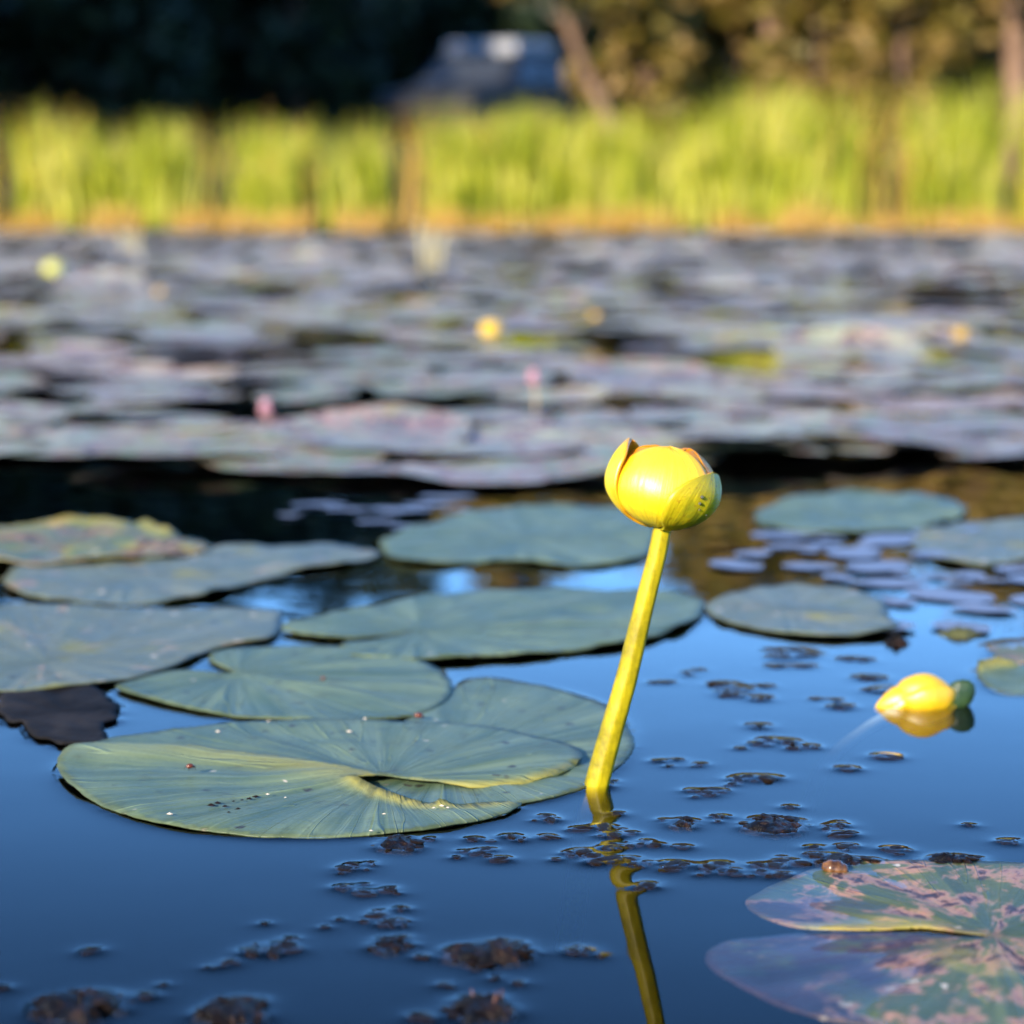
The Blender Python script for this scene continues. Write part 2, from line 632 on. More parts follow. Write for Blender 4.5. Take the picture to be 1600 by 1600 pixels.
lily_pad([(735, 1064), (760, 1062), (800, 1068), (845, 1075), (900, 1088), (945, 1105), (975, 1130), (990, 1160), (984, 1182), (950, 1212),
          (900, 1238), (830, 1256), (760, 1266), (690, 1272), (640, 1268), (580, 1256), (540, 1236), (540, 1200), (570, 1160), (650, 1120), (695, 1084)],
         (700, 1190), 0.0010, M_pad, 'blue-green lily pad tucked under the large front pad, right behind the yellow stem',
         spacing=0.0033, wavy=0.0003)

lily_pad([(368, 1059), (350, 1048), (328, 1037), (335, 1024), (380, 1017), (450, 1015), (540, 1017), (620, 1028), (680, 1047), (706, 1078),
          (700, 1095), (660, 1120), (580, 1130), (480, 1131), (390, 1126), (300, 1113), (230, 1097), (180, 1080), (200, 1072), (270, 1053), (320, 1054)],
         (370, 1059), 0.0019, M_pad, wavy=0.0004, label= 'blue-green lily pad with pale midrib and notch at its left, behind the large front pad', spacing=0.0036,
         zfun=ridge([(370, 1060), (440, 1068), (520, 1082), (600, 1100)], 0.0010, 0.006))

lily_pad([(-190, 1010), (-120, 972), (0, 954), (100, 951), (200, 956), (320, 958), (436, 964), (440, 972), (428, 1000), (340, 1018), (275, 1046),
          (200, 1068), (100, 1082), (0, 1087), (-110, 1072)],
         (70, 1042), 0.0026, M_pad_worn, 'grey-green speckled lily pad cut by the left edge, behind the black reflection sheet', spacing=0.0042, wavy=0.0007)

lily_pad([(640, 996), (590, 1002), (545, 1006), (480, 998), (440, 990), (470, 976), (540, 962), (640, 941), (760, 929), (900, 925), (1010, 928),
          (1090, 938), (1102, 950), (1080, 978), (1010, 1004), (880, 1024), (700, 1036), (590, 1036), (540, 1026), (534, 1014), (580, 1008)],
         (655, 993), 0.0026, M_pad, 'long grey-green lily pad crossing behind the upper stem, notch on its left', spacing=0.0045, wavy=0.0010, jitter=0.0014)

lily_pad([(595, 852), (650, 828), (740, 806), (850, 795), (960, 796), (1015, 812), (1022, 850), (1000, 876), (900, 890), (790, 880), (700, 886), (620, 878)],
         (820, 850), 0.0026, M_pad, 'soft grey-green lily pad behind the bud stem, above the pale strip of water', spacing=0.005, wavy=0.0014, jitter=0.0018)

lily_pad([(8, 908), (50, 878), (120, 868), (240, 862), (400, 858), (540, 858), (596, 868), (560, 884), (470, 896), (430, 908), (390, 917), (330, 934), (230, 946), (130, 946), (60, 940), (15, 926)],
         (220, 905), 0.0026, M_pad_worn, 'long pale green lily pad with ragged near edge below the dark water at left', spacing=0.005, wavy=0.0016, jitter=0.002)

lily_pad([(-90, 860), (0, 832), (80, 824), (170, 824), (260, 842), (330, 866), (220, 884), (60, 890), (-60, 884)],
         (100, 856), 0.0045, M_pad_rot, 'pink-edged decaying lily pad at the left edge above the long pale pad', spacing=0.005, wavy=0.0025,
         curls=[([(0, 836), (80, 828), (170, 828), (260, 846)], 0.012, 0.004)])

lily_pad([(1104, 952), (1150, 932), (1230, 920), (1320, 928), (1376, 944), (1385, 970), (1402, 988), (1330, 1000), (1250, 998), (1180, 988), (1120, 972)],
         (1230, 962), 0.0026, M_pad_worn, 'grey oval lily pad on blue water right of the stem', spacing=0.0045, wavy=0.0012)

lily_pad([(1178, 810), (1220, 788), (1300, 776), (1400, 776), (1480, 784), (1512, 800), (1480, 822), (1390, 836), (1280, 838), (1205, 828)],
         (1340, 806), 0.0026, M_pad, 'bluish green oval lily pad right of the bud on dark water', spacing=0.005, wavy=0.0016, jitter=0.0018)

lily_pad([(1425, 850), (1470, 828), (1550, 818), (1650, 822), (1700, 850), (1660, 878), (1560, 888), (1470, 880)],
         (1560, 852), 0.0026, M_pad_worn, 'pale green lily pad cut by the right edge above the small floating leaves', spacing=0.005, wavy=0.0016)

lily_pad([(1526, 1052), (1560, 1045), (1620, 1043), (1700, 1050), (1720, 1066), (1660, 1082), (1580, 1085), (1545, 1075)],
         (1620, 1062), 0.0006, M_pad, 'small dark-backed lily pad at right edge beside the floating yellow bud', spacing=0.003,
         curls=[([(1526, 1050), (1556, 1045), (1580, 1044)], 0.006, 0.0050)])

lily_pad([(1542, 1012), (1580, 1004), (1650, 1002), (1690, 1018), (1640, 1034), (1575, 1036)],
         (1620, 1018), 0.0005, M_pad_rot, 'yellow-green leaf scrap at right edge above the small dark-backed pad', spacing=0.0035)

# half sunken pad in the lower right corner
M_OUT = [(1545, 1467), (1500, 1459), (1440, 1452), (1380, 1454), (1300, 1452), (1240, 1445), (1190, 1426), (1165, 1402), (1190, 1386), (1240, 1366), (1300, 1351),
         (1400, 1346), (1500, 1350), (1600, 1352), (1700, 1380), (1760, 1440), (1750, 1530), (1680, 1600), (1560, 1625), (1450, 1612),
         (1350, 1600), (1280, 1586), (1200, 1556), (1140, 1526), (1104, 1496), (1110, 1478), (1150, 1465), (1220, 1459), (1290, 1457), (1400, 1461), (1490, 1468)]


def m_z(V, de, rr, ang):
    p1, p2 = px2w(1180, 1480)[0], px2w(1420, 1480)[0]
    t = np.clip((V[:, 0] - p1) / (p2 - p1), 0, 1)
    z = -0.0024 * (1 - t) ** 1.2
    z += np.array([0.0009 * n3(a * 40, b * 40, 4.4) for a, b in V]) * (1 - t)
    return z


def m_yellow(V):
    L = np.array([px2w(*p) for p in [(1285, 1448), (1340, 1446), (1400, 1448), (1440, 1450)]])
    d = seg_dist(V, L[:-1], L[1:])
    return 0.95 * np.clip(1.3 - d / 0.0075, 0, 1) * (V[:, 1] > px2w(1300, 1456)[1])


def m_rot(V):
    a, b = px2w(1290, 1600), px2w(1530, 1462)
    side = (b[0] - a[0]) * (V[:, 1] - a[1]) - (b[1] - a[1]) * (V[:, 0] - a[0])
    nz = np.array([0.0009 * n3(p[0] * 90, p[1] * 90, 8.1) for p in V])
    low = V[:, 1] < px2w(1400, 1456)[1]
    r = np.clip((side + nz) / 0.0012, 0, 1) * low
    c = px2w(1250, 1418)
    r2 = np.clip(1.4 - np.hypot((V[:, 0] - c[0]) / 0.022, (V[:, 1] - c[1]) / 0.010), 0, 1) * (~low)
    return np.maximum(r, 0.8 * r2)


lily_pad(M_OUT, (1550, 1466), 0.0009, M_pad_wet, yfun=m_yellow, rotfun=m_rot, label='blotched pink and green lily pad half sunk in the lower right corner', zfun=m_z,
         spacing=0.0026, meniscus=False, wavy=0.0005)

# dark reflection at left, imitated by a flat black sheet on the water
lily_pad([(0, 1093), (20, 1082), (60, 1078), (120, 1073), (150, 1080), (186, 1108), (180, 1132), (160, 1136), (166, 1150), (168, 1164), (150, 1172), (120, 1168),
          (95, 1168), (75, 1160), (58, 1158), (40, 1146), (36, 1132), (20, 1134), (6, 1126), (-4, 1112)],
         (100, 1120), 0.0018, M_darkrefl, 'ragged black sheet imitating a dark reflection at left between two green pads', name='reflection_patch', cat='leaf',
         wavy=0.0003, jitter=0.0022, under=M_darkrefl, spacing=0.003)

# ------------------------------------------------------------------ floating weed: bits, clumps, mats
M_bit = simple('duckweed_dark', (0.004, 0.003, 0.003), (0.020, 0.011, 0.007), 260.0, 0.35, 0.5, 900.0, 0.0010, spec=0.07)
M_matw = NT('weed_mat')
kk = M_matw
geo = kk.n('TexCoord').outputs['Object']
mcol = kk.ramp(kk.noise(geo, 190.0, 5.0, 0.7), [(0.46, (0.005, 0.004, 0.003)), (0.62, (0.022, 0.011, 0.006)), (0.78, (0.17, 0.065, 0.02))])
M_mat = kk.done(kk.principled(mcol, 0.25, kk.bump(kk.noise(geo, 520.0, 4.0, 0.7), 0.9, 0.0014), 0.16))

BIT_MESH = []
for v in range(6):
    vs, fs = [(0, 0, 0.16)], []
    seg, rings = 12, 3
    for r in range(1, rings + 1):
        for s in range(seg):
            th = 2 * math.pi * s / seg
            q = r / rings
            rad_ = q * (1 + 0.30 * n3(math.cos(th) * 1.3 + v * 9, math.sin(th) * 1.3, v))
            vs.append((rad_ * math.cos(th), rad_ * 0.8 * math.sin(th), 0.16 * (1 - q ** 2) + 0.03 + 0.08 * n3(th, q * 2, v * 3)))
    for s in range(seg):
        th = 2 * math.pi * s / seg
        b = vs[1 + (rings - 1) * seg + s]
        vs.append((b[0] * 0.92, b[1] * 0.92, -0.30))
    for s in range(seg):
        fs.append((0, 1 + s, 1 + (s + 1) % seg))
        for r in range(rings):
            a, b = 1 + r * seg, 1 + (r + 1) * seg
            fs.append((a + s, b + s, b + (s + 1) % seg, a + (s + 1) % seg))
    BIT_MESH.append(mesh_from('weed_leaf', vs, fs, [M_bit]))

BITS = []      # (x, y, r) for the meniscus


def clump(cx, cy, w, h, n, label, group, bigger=1.0):
    base = at(cx, cy)
    e = empty('duckweed_clump', base)
    tag(e, label, 'duckweed', group)
    mm = at(cx + 1, cy).x - base.x          # metres per pixel across
    for i in range(n):
        if n == 1:
            px, py = cx, cy
            r = w * 0.5 * mm
        else:
            px = cx + (random.random() - 0.5) * w * 0.9
            py = cy + (random.random() - 0.5) * h * 0.9
            r = mm * bigger * random.choice((5, 7, 8, 11, 14, 18)) * (0.6 + 0.5 * min(1.0, w / 60))
        p = at(px, py)
        r = max(0.0008, min(r, 0.006))
        o = link('weed_leaf', random.choice(BIT_MESH), e)
        o.location = (p.x - base.x, p.y - base.y, 0.0003)
        o.rotation_euler = (random.uniform(-.10, .10), random.uniform(-.10, .10), random.uniform(0, 6.28))
        o.scale = (r * random.uniform(0.8, 1.5), r * random.uniform(0.6, 1.1), min(r, 0.004) * random.uniform(0.6, 1.1))
        BITS.append((p.x, p.y, r * 0.92))
    return e


G_R = 'duckweed specks between the yellow stem and the floating bud'
for c in [(1075, 1052, 50, 12, 3), (1035, 1070, 32, 8, 2), (1110, 1072, 50, 8, 2), (1140, 1084, 40, 18, 5), (1205, 1092, 45, 8, 3),
          (1240, 1022, 95, 14, 5), (1215, 1042, 22, 5, 1), (1256, 1042, 22, 5, 1), (1333, 1030, 50, 6, 2), (1350, 1078, 95, 8, 4),
          (1310, 1100, 32, 14, 5), (1195, 1073, 15, 5, 1), (1275, 1093, 12, 4, 1), (1360, 1060, 40, 5, 1)]:
    clump(*c, 'tiny dark duckweed specks on pale blue water between the yellow stem and floating bud', G_R)
G_M = 'duckweed clusters below the floating bud'
for c in [(1212, 1160, 85, 12, 6), (1265, 1168, 28, 10, 3), (1158, 1170, 14, 5, 1), (1240, 1170, 20, 5, 1), (1190, 1136, 35, 6, 3),
          (1385, 1183, 40, 10, 1), (1325, 1202, 32, 8, 1), (1030, 1190, 20, 5, 1), (1058, 1188, 14, 4, 1), (1044, 1198, 12, 4, 1),
          (1090, 1195, 22, 12, 3), (1165, 1218, 100, 10, 6), (1136, 1227, 26, 6, 2), (1100, 1240, 55, 14, 6), (955, 1222, 18, 6, 1),
          (1235, 1262, 20, 6, 1), (1290, 1298, 65, 18, 7), (1308, 1286, 20, 8, 2), (1275, 1325, 32, 12, 3),
          (1320, 1327, 35, 14, 4), (1290, 1336, 50, 6, 3), (1125, 1280, 32, 16, 4), (1035, 1282, 14, 4, 1), (1005, 1318, 40, 14, 4),
          (1060, 1324, 30, 5, 2), (1515, 1290, 17, 6, 1), (1572, 1320, 45, 20, 6), (1400, 1332, 40, 12, 4)]:
    clump(*c, 'small dark duckweed cluster on blue water below the floating bud, above the blotched corner pad', G_M)
G_S = 'duckweed strewn across the reflection of the stem'
for c in [(968, 1274, 26, 6, 2), (965, 1300, 62, 18, 8), (965, 1322, 50, 12, 6), (890, 1340, 90, 18, 8), (960, 1346, 60, 12, 7),
          (1030, 1355, 90, 16, 10), (1125, 1360, 85, 20, 11), (1195, 1364, 70, 26, 11), (1270, 1345, 120, 14, 12), (1010, 1385, 26, 6, 3)]:
    clump(*c, 'dark duckweed strewn in a line across the stem reflection toward the blotched pad', G_S)
G_C = 'duckweed between the front pad and the stem reflection'
for c in [(755, 1315, 40, 8, 3), (740, 1335, 62, 14, 6), (765, 1342, 40, 8, 3), (800, 1310, 25, 10, 2), (828, 1312, 35, 6, 3), (895, 1298, 30, 8, 3),
          (868, 1310, 40, 5, 4), (848, 1280, 44, 10, 5), (680, 1312, 35, 6, 3)]:
    clump(*c, 'small dark duckweed cluster just below the front pad, left of the stem reflection', G_C)
G_L = 'duckweed below the middle of the front pad'
for c in [(560, 1360, 70, 26, 9), (540, 1393, 30, 12, 3), (575, 1396, 26, 6, 3), (612, 1393, 50, 14, 4), (570, 1383, 14, 5, 1), (600, 1435, 90, 30, 14), (508, 1450, 14, 5, 1),
          (530, 1438, 14, 4, 1), (665, 1497, 30, 6, 3), (903, 1486, 35, 18, 5), (937, 1494, 15, 5, 1), (695, 1540, 35, 10, 3),
          (745, 1516, 14, 5, 1), (773, 1530, 16, 5, 1), (810, 1538, 18, 5, 1), (658, 1592, 34, 8, 3)]:
    clump(*c, 'dark duckweed bubbles on deep blue water around the brown weed lumps', G_L)
G_B = 'duckweed in the lower left corner'
for c in [(415, 1444, 15, 6, 1), (450, 1465, 20, 8, 2), (425, 1482, 70, 18, 9), (370, 1505, 30, 10, 3), (328, 1514, 22, 8, 2), (350, 1510, 16, 6, 1),
          (142, 1490, 18, 10, 2), (255, 1540, 16, 6, 1), (220, 1562, 40, 10, 3), (180, 1556, 30, 8, 3), (2, 1545, 12, 6, 2)]:
    clump(*c, 'small dark duckweed bits on navy water in the lower left', G_B)


def weed_mat(cx, cy, w, h, height, label, sprouts=0, name='weed_mat'):
    height *= 1.35
    base = at(cx, cy)
    ax = (at(cx + w / 2, cy) - base).x
    ay = abs(at(cx, cy - h / 2).y - at(cx, cy + h / 2).y) / 2
    sd = random.random() * 90
    vs, fs = [(0, 0, height)], []
    seg, rings = 72, 22
    for r in range(1, rings + 1):
        for s in range(seg):
            th = 2 * math.pi * s / seg
            q = r / rings
            e = 1 + 0.42 * n3(math.cos(th) * 1.5 + sd, math.sin(th) * 1.5) + 0.20 * n3(math.cos(th) * 5 + sd, math.sin(th) * 5)
            x, y = ax * q * e * math.cos(th), ay * q * e * math.sin(th)
            z = height * (1 - q ** 2.2) * (0.55 + 0.6 * n3(x * 130 + sd, y * 130)) + 0.0008 * n3(x * 420, y * 420, sd) - 0.0012 * q ** 6
            vs.append((x, y, z))
            if r == rings - 2:
                BITS.append((base.x + x, base.y + y, 0.0012))
    for s in range(seg):
        fs.append((0, 1 + s, 1 + (s + 1) % seg))
        for r in range(rings - 1):
            a, b = 1 + r * seg, 1 + (r + 1) * seg
            fs.append((a + s, b + s, b + (s + 1) % seg, a + (s + 1) % seg))
    e = empty(name, base)
    tag(e, label, 'pond weed', 'brown lumps of floating weed')
    link('weed_lump', mesh_from('weed_lump', vs, fs, [M_mat]), e)
    for i in range(int(w / 9)):
        th = random.uniform(0, 6.28)
        q = random.uniform(0.55, 1.08)
        o = link('weed_leaf', random.choice(BIT_MESH), e)
        x, y = ax * q * math.cos(th), ay * q * math.sin(th)
        r = random.uniform(0.0010, 0.0024)
        o.location = (x, y, height * max(0, 1 - q * q) * 0.6 + 0.0003)
        o.scale = (r, r, r * 0.7)
        o.rotation_euler = (random.uniform(-.25, .25), random.uniform(-.25, .25), th)
        if q > 0.85:
            BITS.append((base.x + x, base.y + y, r * 0.9))
    for i in range(sprouts):
        x0, y0 = random.uniform(-.5, .6) * ax, random.uniform(-.3, .3) * ay
        tv, tf = tube([(x0, y0, height * 0.4), (x0 + 0.0006, y0, height * 0.5 + 0.001), (x0 + random.uniform(-.001, .002), y0, height * 0.5 + random.uniform(.002, .0035))],
                      [0.0004, 0.0003, 0.00015], 6)
        link('sprout', mesh_from('sprout', tv, tf, [M_sprout]), e)
    return e


M_sprout = simple('sprout_red', (0.12, 0.04, 0.02), (0.20, 0.08, 0.03), 300.0, 0.5)
weed_mat(625, 1320, 80, 24, 0.0022, 'reddish brown weed lump touching the near edge of the front pad')
weed_mat(612, 1477, 62, 24, 0.0020, 'round black weed lump under the bubble cluster')
weed_mat(770, 1493, 150, 36, 0.0034, 'long orange-brown weed lump alone on deep blue water')
weed_mat(752, 1578, 100, 42, 0.0034, 'brown weed lump with thin red sprouts at the bottom edge', 3)
weed_mat(125, 1574, 160, 42, 0.0036, 'wide dark weed lump at the bottom left corner')
weed_mat(365, 1584, 110, 44, 0.0036, 'dark two-humped weed lump at the bottom edge, right of the corner lump')
weed_mat(1210, 1290, 100, 26, 0.0026, 'brown weed lump in the middle of the duckweed right of the stem')
weed_mat(1068, 1288, 42, 14, 0.0018, 'small brown weed lump close right of the stem base')
weed_mat(1490, 1346, 110, 16, 0.0024, 'dark weed heaped on the far rim of the blotched corner pad')
weed_mat(1330, 1348, 110, 12, 0.0016, 'thin dark weed strip on the upper left rim of the blotched corner pad')

# small oval leaves on the dark water behind, at right
M_oval = simple('oval_leaf', (0.13, 0.15, 0.19), (0.22, 0.24, 0.30), 60.0, 0.38)
OV = []
for v in range(4):
    vs, fs = [(0, 0, 0.02)], []
    seg = 18
    for r in range(1, 4):
        for s in range(seg):
            th = 2 * math.pi * s / seg
            q = r / 3 * (1 + 0.10 * n3(math.cos(th) + v * 5, math.sin(th)))
            vs.append((q * math.cos(th), q * 0.7 * math.sin(th), 0.02 + 0.05 * n3(q * 2 + v, th)))
    for s in range(seg):
        fs.append((0, 1 + s, 1 + (s + 1) % seg))
        for r in range(2):
            a, b = 1 + r * seg, 1 + (r + 1) * seg
            fs.append((a + s, b + s, b + (s + 1) % seg, a + (s + 1) % seg))
    OV.append(mesh_from('small_floating_leaf', vs, fs, [M_oval]))
rnd = random.Random(21)
spots = []
tries = 0
while len(spots) < 42 and tries < 6000:
    tries += 1
    px, py = rnd.uniform(1150, 1640), rnd.uniform(828, 985)
    if (px - 1250) / 150 + (py - 960) / 40 < 0 and py > 915 and px < 1400:
        continue
    if 1390 < px < 1500 and 925 < py < 1000 and rnd.random() < 0.8:
        continue
    if 1380 < px < 1450 and 850 < py < 900:
        continue
    p = at(px, py)
    r = rnd.uniform(0.008, 0.026)
    if any((p.x - q[0]) ** 2 + (p.y - q[1]) ** 2 < (r + q[2]) ** 2 * 0.55 for q in spots):
        continue
    spots.append((p.x, p.y, r))
for x, y, r in spots:
    o = link('small_floating_leaf', rnd.choice(OV))
    o.location = (x, y, 0.0012)
    o.scale = (r, r, 0.02)
    o.rotation_euler = (rnd.uniform(-.02, .02), rnd.uniform(-.02, .02), rnd.uniform(0, 6.28))
    tag(o, 'small lavender-grey oval leaf floating on dark water at right, behind the grey oval pad', 'floating leaf', 'small oval leaves right of the stem')
for px, py, r in [(500, 792, .020), (545, 800, .016), (625, 800, .022), (590, 818, .014), (670, 792, .018), (715, 800, .012), (640, 826, .014), (455, 808, .010), (700, 780, .020)]:
    p = at(px, py)
    o = link('small_floating_leaf', rnd.choice(OV))
    o.location = (p.x, p.y, 0.0014)
    o.scale = (r, r * 0.7, 0.02)
    o.rotation_euler = (0.0, 0.0, rnd.uniform(-.4, .4))
    tag(o, 'small pale leaf scrap on the dark water between the pad mat and the soft pad', 'floating leaf', 'leaf scraps on the dark water left of the bud')
M_dirtgreen = simple('algae_green', (0.05, 0.055, 0.012), (0.10, 0.10, 0.03), 120.0, 0.5)
for (cx, cy, w, lab) in [(1400, 1006, 42, 'black weed tuft at the near tip of the grey oval pad'), (1500, 992, 60, 'olive algae scrap floating above the right edge pads')]:
    b = at(cx, cy)
    vs, fs = [], []
    ax = (at(cx + w / 2, cy) - b).x
    seg = 40
    vs.append((0, 0, 0.003))
    for r in range(1, 8):
        for s in range(seg):
            th = 2 * math.pi * s / seg
            q = r / 7 * (1 + 0.5 * n3(math.cos(th) * 2 + cx, math.sin(th) * 2))
            vs.append((ax * q * math.cos(th), ax * 0.7 * q * math.sin(th), 0.004 * (1 - (r / 7) ** 2) * (0.7 + n3(q * 4, th * 2, cx)) - 0.0005 * (r == 7)))
    for s in range(seg):
        fs.append((0, 1 + s, 1 + (s + 1) % seg))
        for r in range(6):
            a, bb = 1 + r * seg, 1 + (r + 1) * seg
            fs.append((a + s, bb + s, bb + (s + 1) % seg, a + (s + 1) % seg))
    o = link('weed_tuft', mesh_from('weed_tuft', vs, fs, [M_mat if 'black' in lab else M_dirtgreen]))
    o.location = b
    tag(o, lab, 'pond weed')

# ------------------------------------------------------------------ the yellow pond lily
STEM = [(932, 1229), (945, 1180), (962, 1120), (979, 1060), (996, 990), (1012, 925), (1026, 870), (1037, 815)]
Y0 = at(932, 1229).y
stem_pts = [at_y(px, py, Y0) for px, py in STEM]
below = [stem_pts[0] + Vector((-0.010, 0.004, -0.060)), stem_pts[0] + Vector((-0.0035, 0.001, -0.018))]
base = Vector((stem_pts[0].x, stem_pts[0].y, 0))
MM = Y0 / F_PX          # metres per pixel at the flower
stem_obj_pts = []
P2 = below + stem_pts
# resample
def smooth_path(P, n):
    P = [Vector(p) for p in P]
    out = []
    m = len(P)
    for i in range(m - 1):
        p0, p1, p2, p3 = P[max(i - 1, 0)], P[i], P[i + 1], P[min(i + 2, m - 1)]
        for t in [q / n for q in range(n)]:
            out.append(0.5 * ((2 * p1) + (p2 - p0) * t + (2 * p0 - 5 * p1 + 4 * p2 - p3) * t * t + (3 * p1 - p0 - 3 * p2 + p3) * t ** 3))
    out.append(P[-1])
    return out


path = smooth_path(P2, 10)
nP = len(path)
radii = []
for i, p in enumerate(path):
    hgt = max(0.0, p.z)
    r = (19.5 - 5.0 * min(1, hgt / 0.085)) * MM
    r *= 1 + 0.02 * n3(i * 0.35, 0.2)
    if i >= nP - 4:
        r *= 1.0 + 0.03 * (i - nP + 4)
    radii.append(r)
tv, tf = tube([p - base for p in path], radii, 28)
# faint lengthwise ridges
tv2 = []
for i, v in enumerate(tv):
    c = path[i // 28] - base
    kx = i % 28
    tv2.append(c + (v - c) * (1 + 0.035 * math.cos(kx * 2 * math.pi / 28 * 7)))
k = NT('stem_yellow')
geo = k.n('TexCoord').outputs['Object']
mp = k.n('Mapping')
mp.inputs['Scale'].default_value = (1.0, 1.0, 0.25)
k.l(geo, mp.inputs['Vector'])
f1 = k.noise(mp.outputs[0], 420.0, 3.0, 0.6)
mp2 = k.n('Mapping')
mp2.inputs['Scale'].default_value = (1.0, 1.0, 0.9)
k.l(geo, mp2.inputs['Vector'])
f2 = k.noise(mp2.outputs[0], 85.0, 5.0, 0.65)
scol = k.mix(k.ramp(f2, [(0.34, 0.0), (0.58, 1.0)]), (0.16, 0.135, 0.003), (0.46, 0.355, 0.005))  # natural mottling, deepened to imitate rippled light off the water
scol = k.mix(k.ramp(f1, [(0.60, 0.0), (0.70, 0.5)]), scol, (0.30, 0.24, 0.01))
M_stem = k.done(k.principled(scol, 0.42, k.bump(f1, 0.35, 0.0008), 0.3))

lily = empty('yellow_pond_lily', base)
tag(lily, 'tall yellow pond lily bud on a leaning stem rising from the water', 'flower')
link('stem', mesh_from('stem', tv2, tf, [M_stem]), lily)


def sepal_material(name, body, body2, edge, spots=0.0, gloss=1.0):
    k = NT(name)
    geo = k.n('TexCoord').outputs['Object']
    de, ss = k.attr('edge'), k.attr('along')
    f = k.noise(geo, 240.0, 4.0, 0.6)
    c = k.mix(k.ramp(f, [(0.35, 0.0), (0.65, 1.0)]), body, body2)
    if spots:
        f2 = k.noise(geo, 620.0, 2.0, 0.6)
        c = k.mix(k.ramp(f2, [(0.62, 0.0), (0.70, spots)]), c, (0.34, 0.14, 0.01))
        f3 = k.noise(geo, 110.0, 3.0, 0.6)
        c = k.mix(k.ramp(f3, [(0.50, 0.0), (0.66, 0.75)]), c, (0.26, 0.28, 0.012))
    vv = k.noise(k.vec(k.math('MULTIPLY', k.attr('across'), 9.0), k.math('MULTIPLY', ss, 1.2), 0.3), 1.0, 3.0, 0.6)
    c = k.mix(k.ramp(vv, [(0.50, 0.0), (0.66, 0.55)]), c, tuple(x * 0.66 for x in body))
    hh = k.math('ADD', k.math('MULTIPLY', f, 0.3), vv)
    c = k.mix(k.ramp(de, [(0.70, 0.0), (0.97, 0.9)]), c, edge)
    c = k.mix(k.ramp(ss, [(0.03, 0.8), (0.16, 0.0)]), c, (0.30, 0.28, 0.008))
    return k.done(k.principled(c, 0.42, k.bump(hh, 0.45, 0.0008), gloss, **{'Subsurface Weight': 0.25, 'Subsurface Radius': (0.004, 0.003, 0.0006), 'Subsurface Scale': 0.6}))


YEL, YEL2, ORG = (0.80, 0.57, 0.006), (0.86, 0.66, 0.012), (0.80, 0.26, 0.003)
M_sep = sepal_material('sepal_yellow', YEL, YEL2, (0.80, 0.36, 0.004))
M_sep_old = sepal_material('sepal_olive', (0.46, 0.38, 0.005), (0.60, 0.47, 0.008), (0.42, 0.34, 0.005), 0.9, gloss=0.4)
M_sep_org = sepal_material('sepal_orange', (0.72, 0.24, 0.003), (0.80, 0.30, 0.004), ORG, gloss=0.2)
M_inner = simple('sepal_inside', (0.80, 0.30, 0.006), (0.88, 0.40, 0.01), 200.0, 0.45)
M_stigma = simple('stigma', (0.05, 0.035, 0.012), (0.12, 0.08, 0.02), 400.0, 0.5)
M_drop = NT('droplet')
M_drop = M_drop.done(M_drop.principled((0.9, 0.85, 0.6), 0.03, None, 0.5, **{'Transmission Weight': 0.9, 'IOR': 1.33}))

BUD_C = at_y(1038, 757, Y0) - base                # bud centre, local
BUD_B = at_y(1034, 817, Y0) - base                # where it sits on the stem
AX = Vector((0.16, 0.0, 1.0)).normalized()
TX = Vector((AX.z, 0, -AX.x))
TY = Vector((0, 1, 0))
RW, RH = 84 * MM, 69 * MM


def bud_point(phi, th, rho=1.0):
    """phi: 0 toward the camera, + to the right; th: 0 at the stem, pi at the top"""
    s, c = math.sin(th), -math.cos(th)
    fl = 1.0 + 0.10 * math.sin(th) ** 2 * (0.4 - c)       # a little fuller below the middle
    return BUD_C + (TX * math.sin(phi) - TY * math.cos(phi)) * (RW * s * rho * fl) + AX * (RH * c * rho)


def sepal(phi, half, thmax, rho, mat, name='sepal', flare=0.0, tip=0.55, label=None, skew=0.0, lift=0.0, thick=0.0011):
    NU, NV = 26, 30
    vs, fs, ed, al, ac = [], [], [], [], []
    for j in range(NV + 1):
        s = j / NV
        th = 0.10 + s * (thmax - 0.10)
        w = half * (math.sin(math.pi * min(1, (0.10 + 0.90 * s)) ** tip) ** 0.55 if s < 1 else 0.0)
        w = half * max(0.0, (1 - max(0, (s - tip) / (1 - tip)) ** 2.4)) ** 0.5 * (0.55 + 0.45 * min(1, s / 0.35))
        for i in range(NU + 1):
            t = -1 + 2 * i / NU
            ph = phi + t * w + skew * s
            thv = th + lift * t
            wob = 1 + 0.030 * n3(t * 1.6 + phi * 3, s * 2.6, rho * 7) + 0.008 * n3(t * 6, s * 5, phi) + 0.010 * abs(t) ** 3
            rr = rho * wob + flare * max(0, s - 0.35) ** 1.5
            vs.append(bud_point(ph, thv, rr))
            ed.append(max(abs(t) if w > 0.02 else 1, s ** 3))
            al.append(s)
            ac.append(t + phi * 3)
    for j in range(NV):
        for i in range(NU):
            a = j * (NU + 1) + i
            fs.append((a, a + 1, a + NU + 2, a + NU + 1))
    me = mesh_from(name, vs, fs, [mat, M_inner])
    p = me.polygons[(NV // 2) * NU + NU // 2]
    if p.normal.dot(Vector(p.center) - BUD_C) < 0:
        me.flip_normals()
    vattr(me, 'edge', ed)
    vattr(me, 'along', al)
    vattr(me, 'across', ac)
    o = link(name, me, lily)
    m = o.modifiers.new('thickness', 'SOLIDIFY')
    m.thickness = thick
    m.offset = -1
    m.material_offset = 1
    if label:
        o['label'] = label
    return o


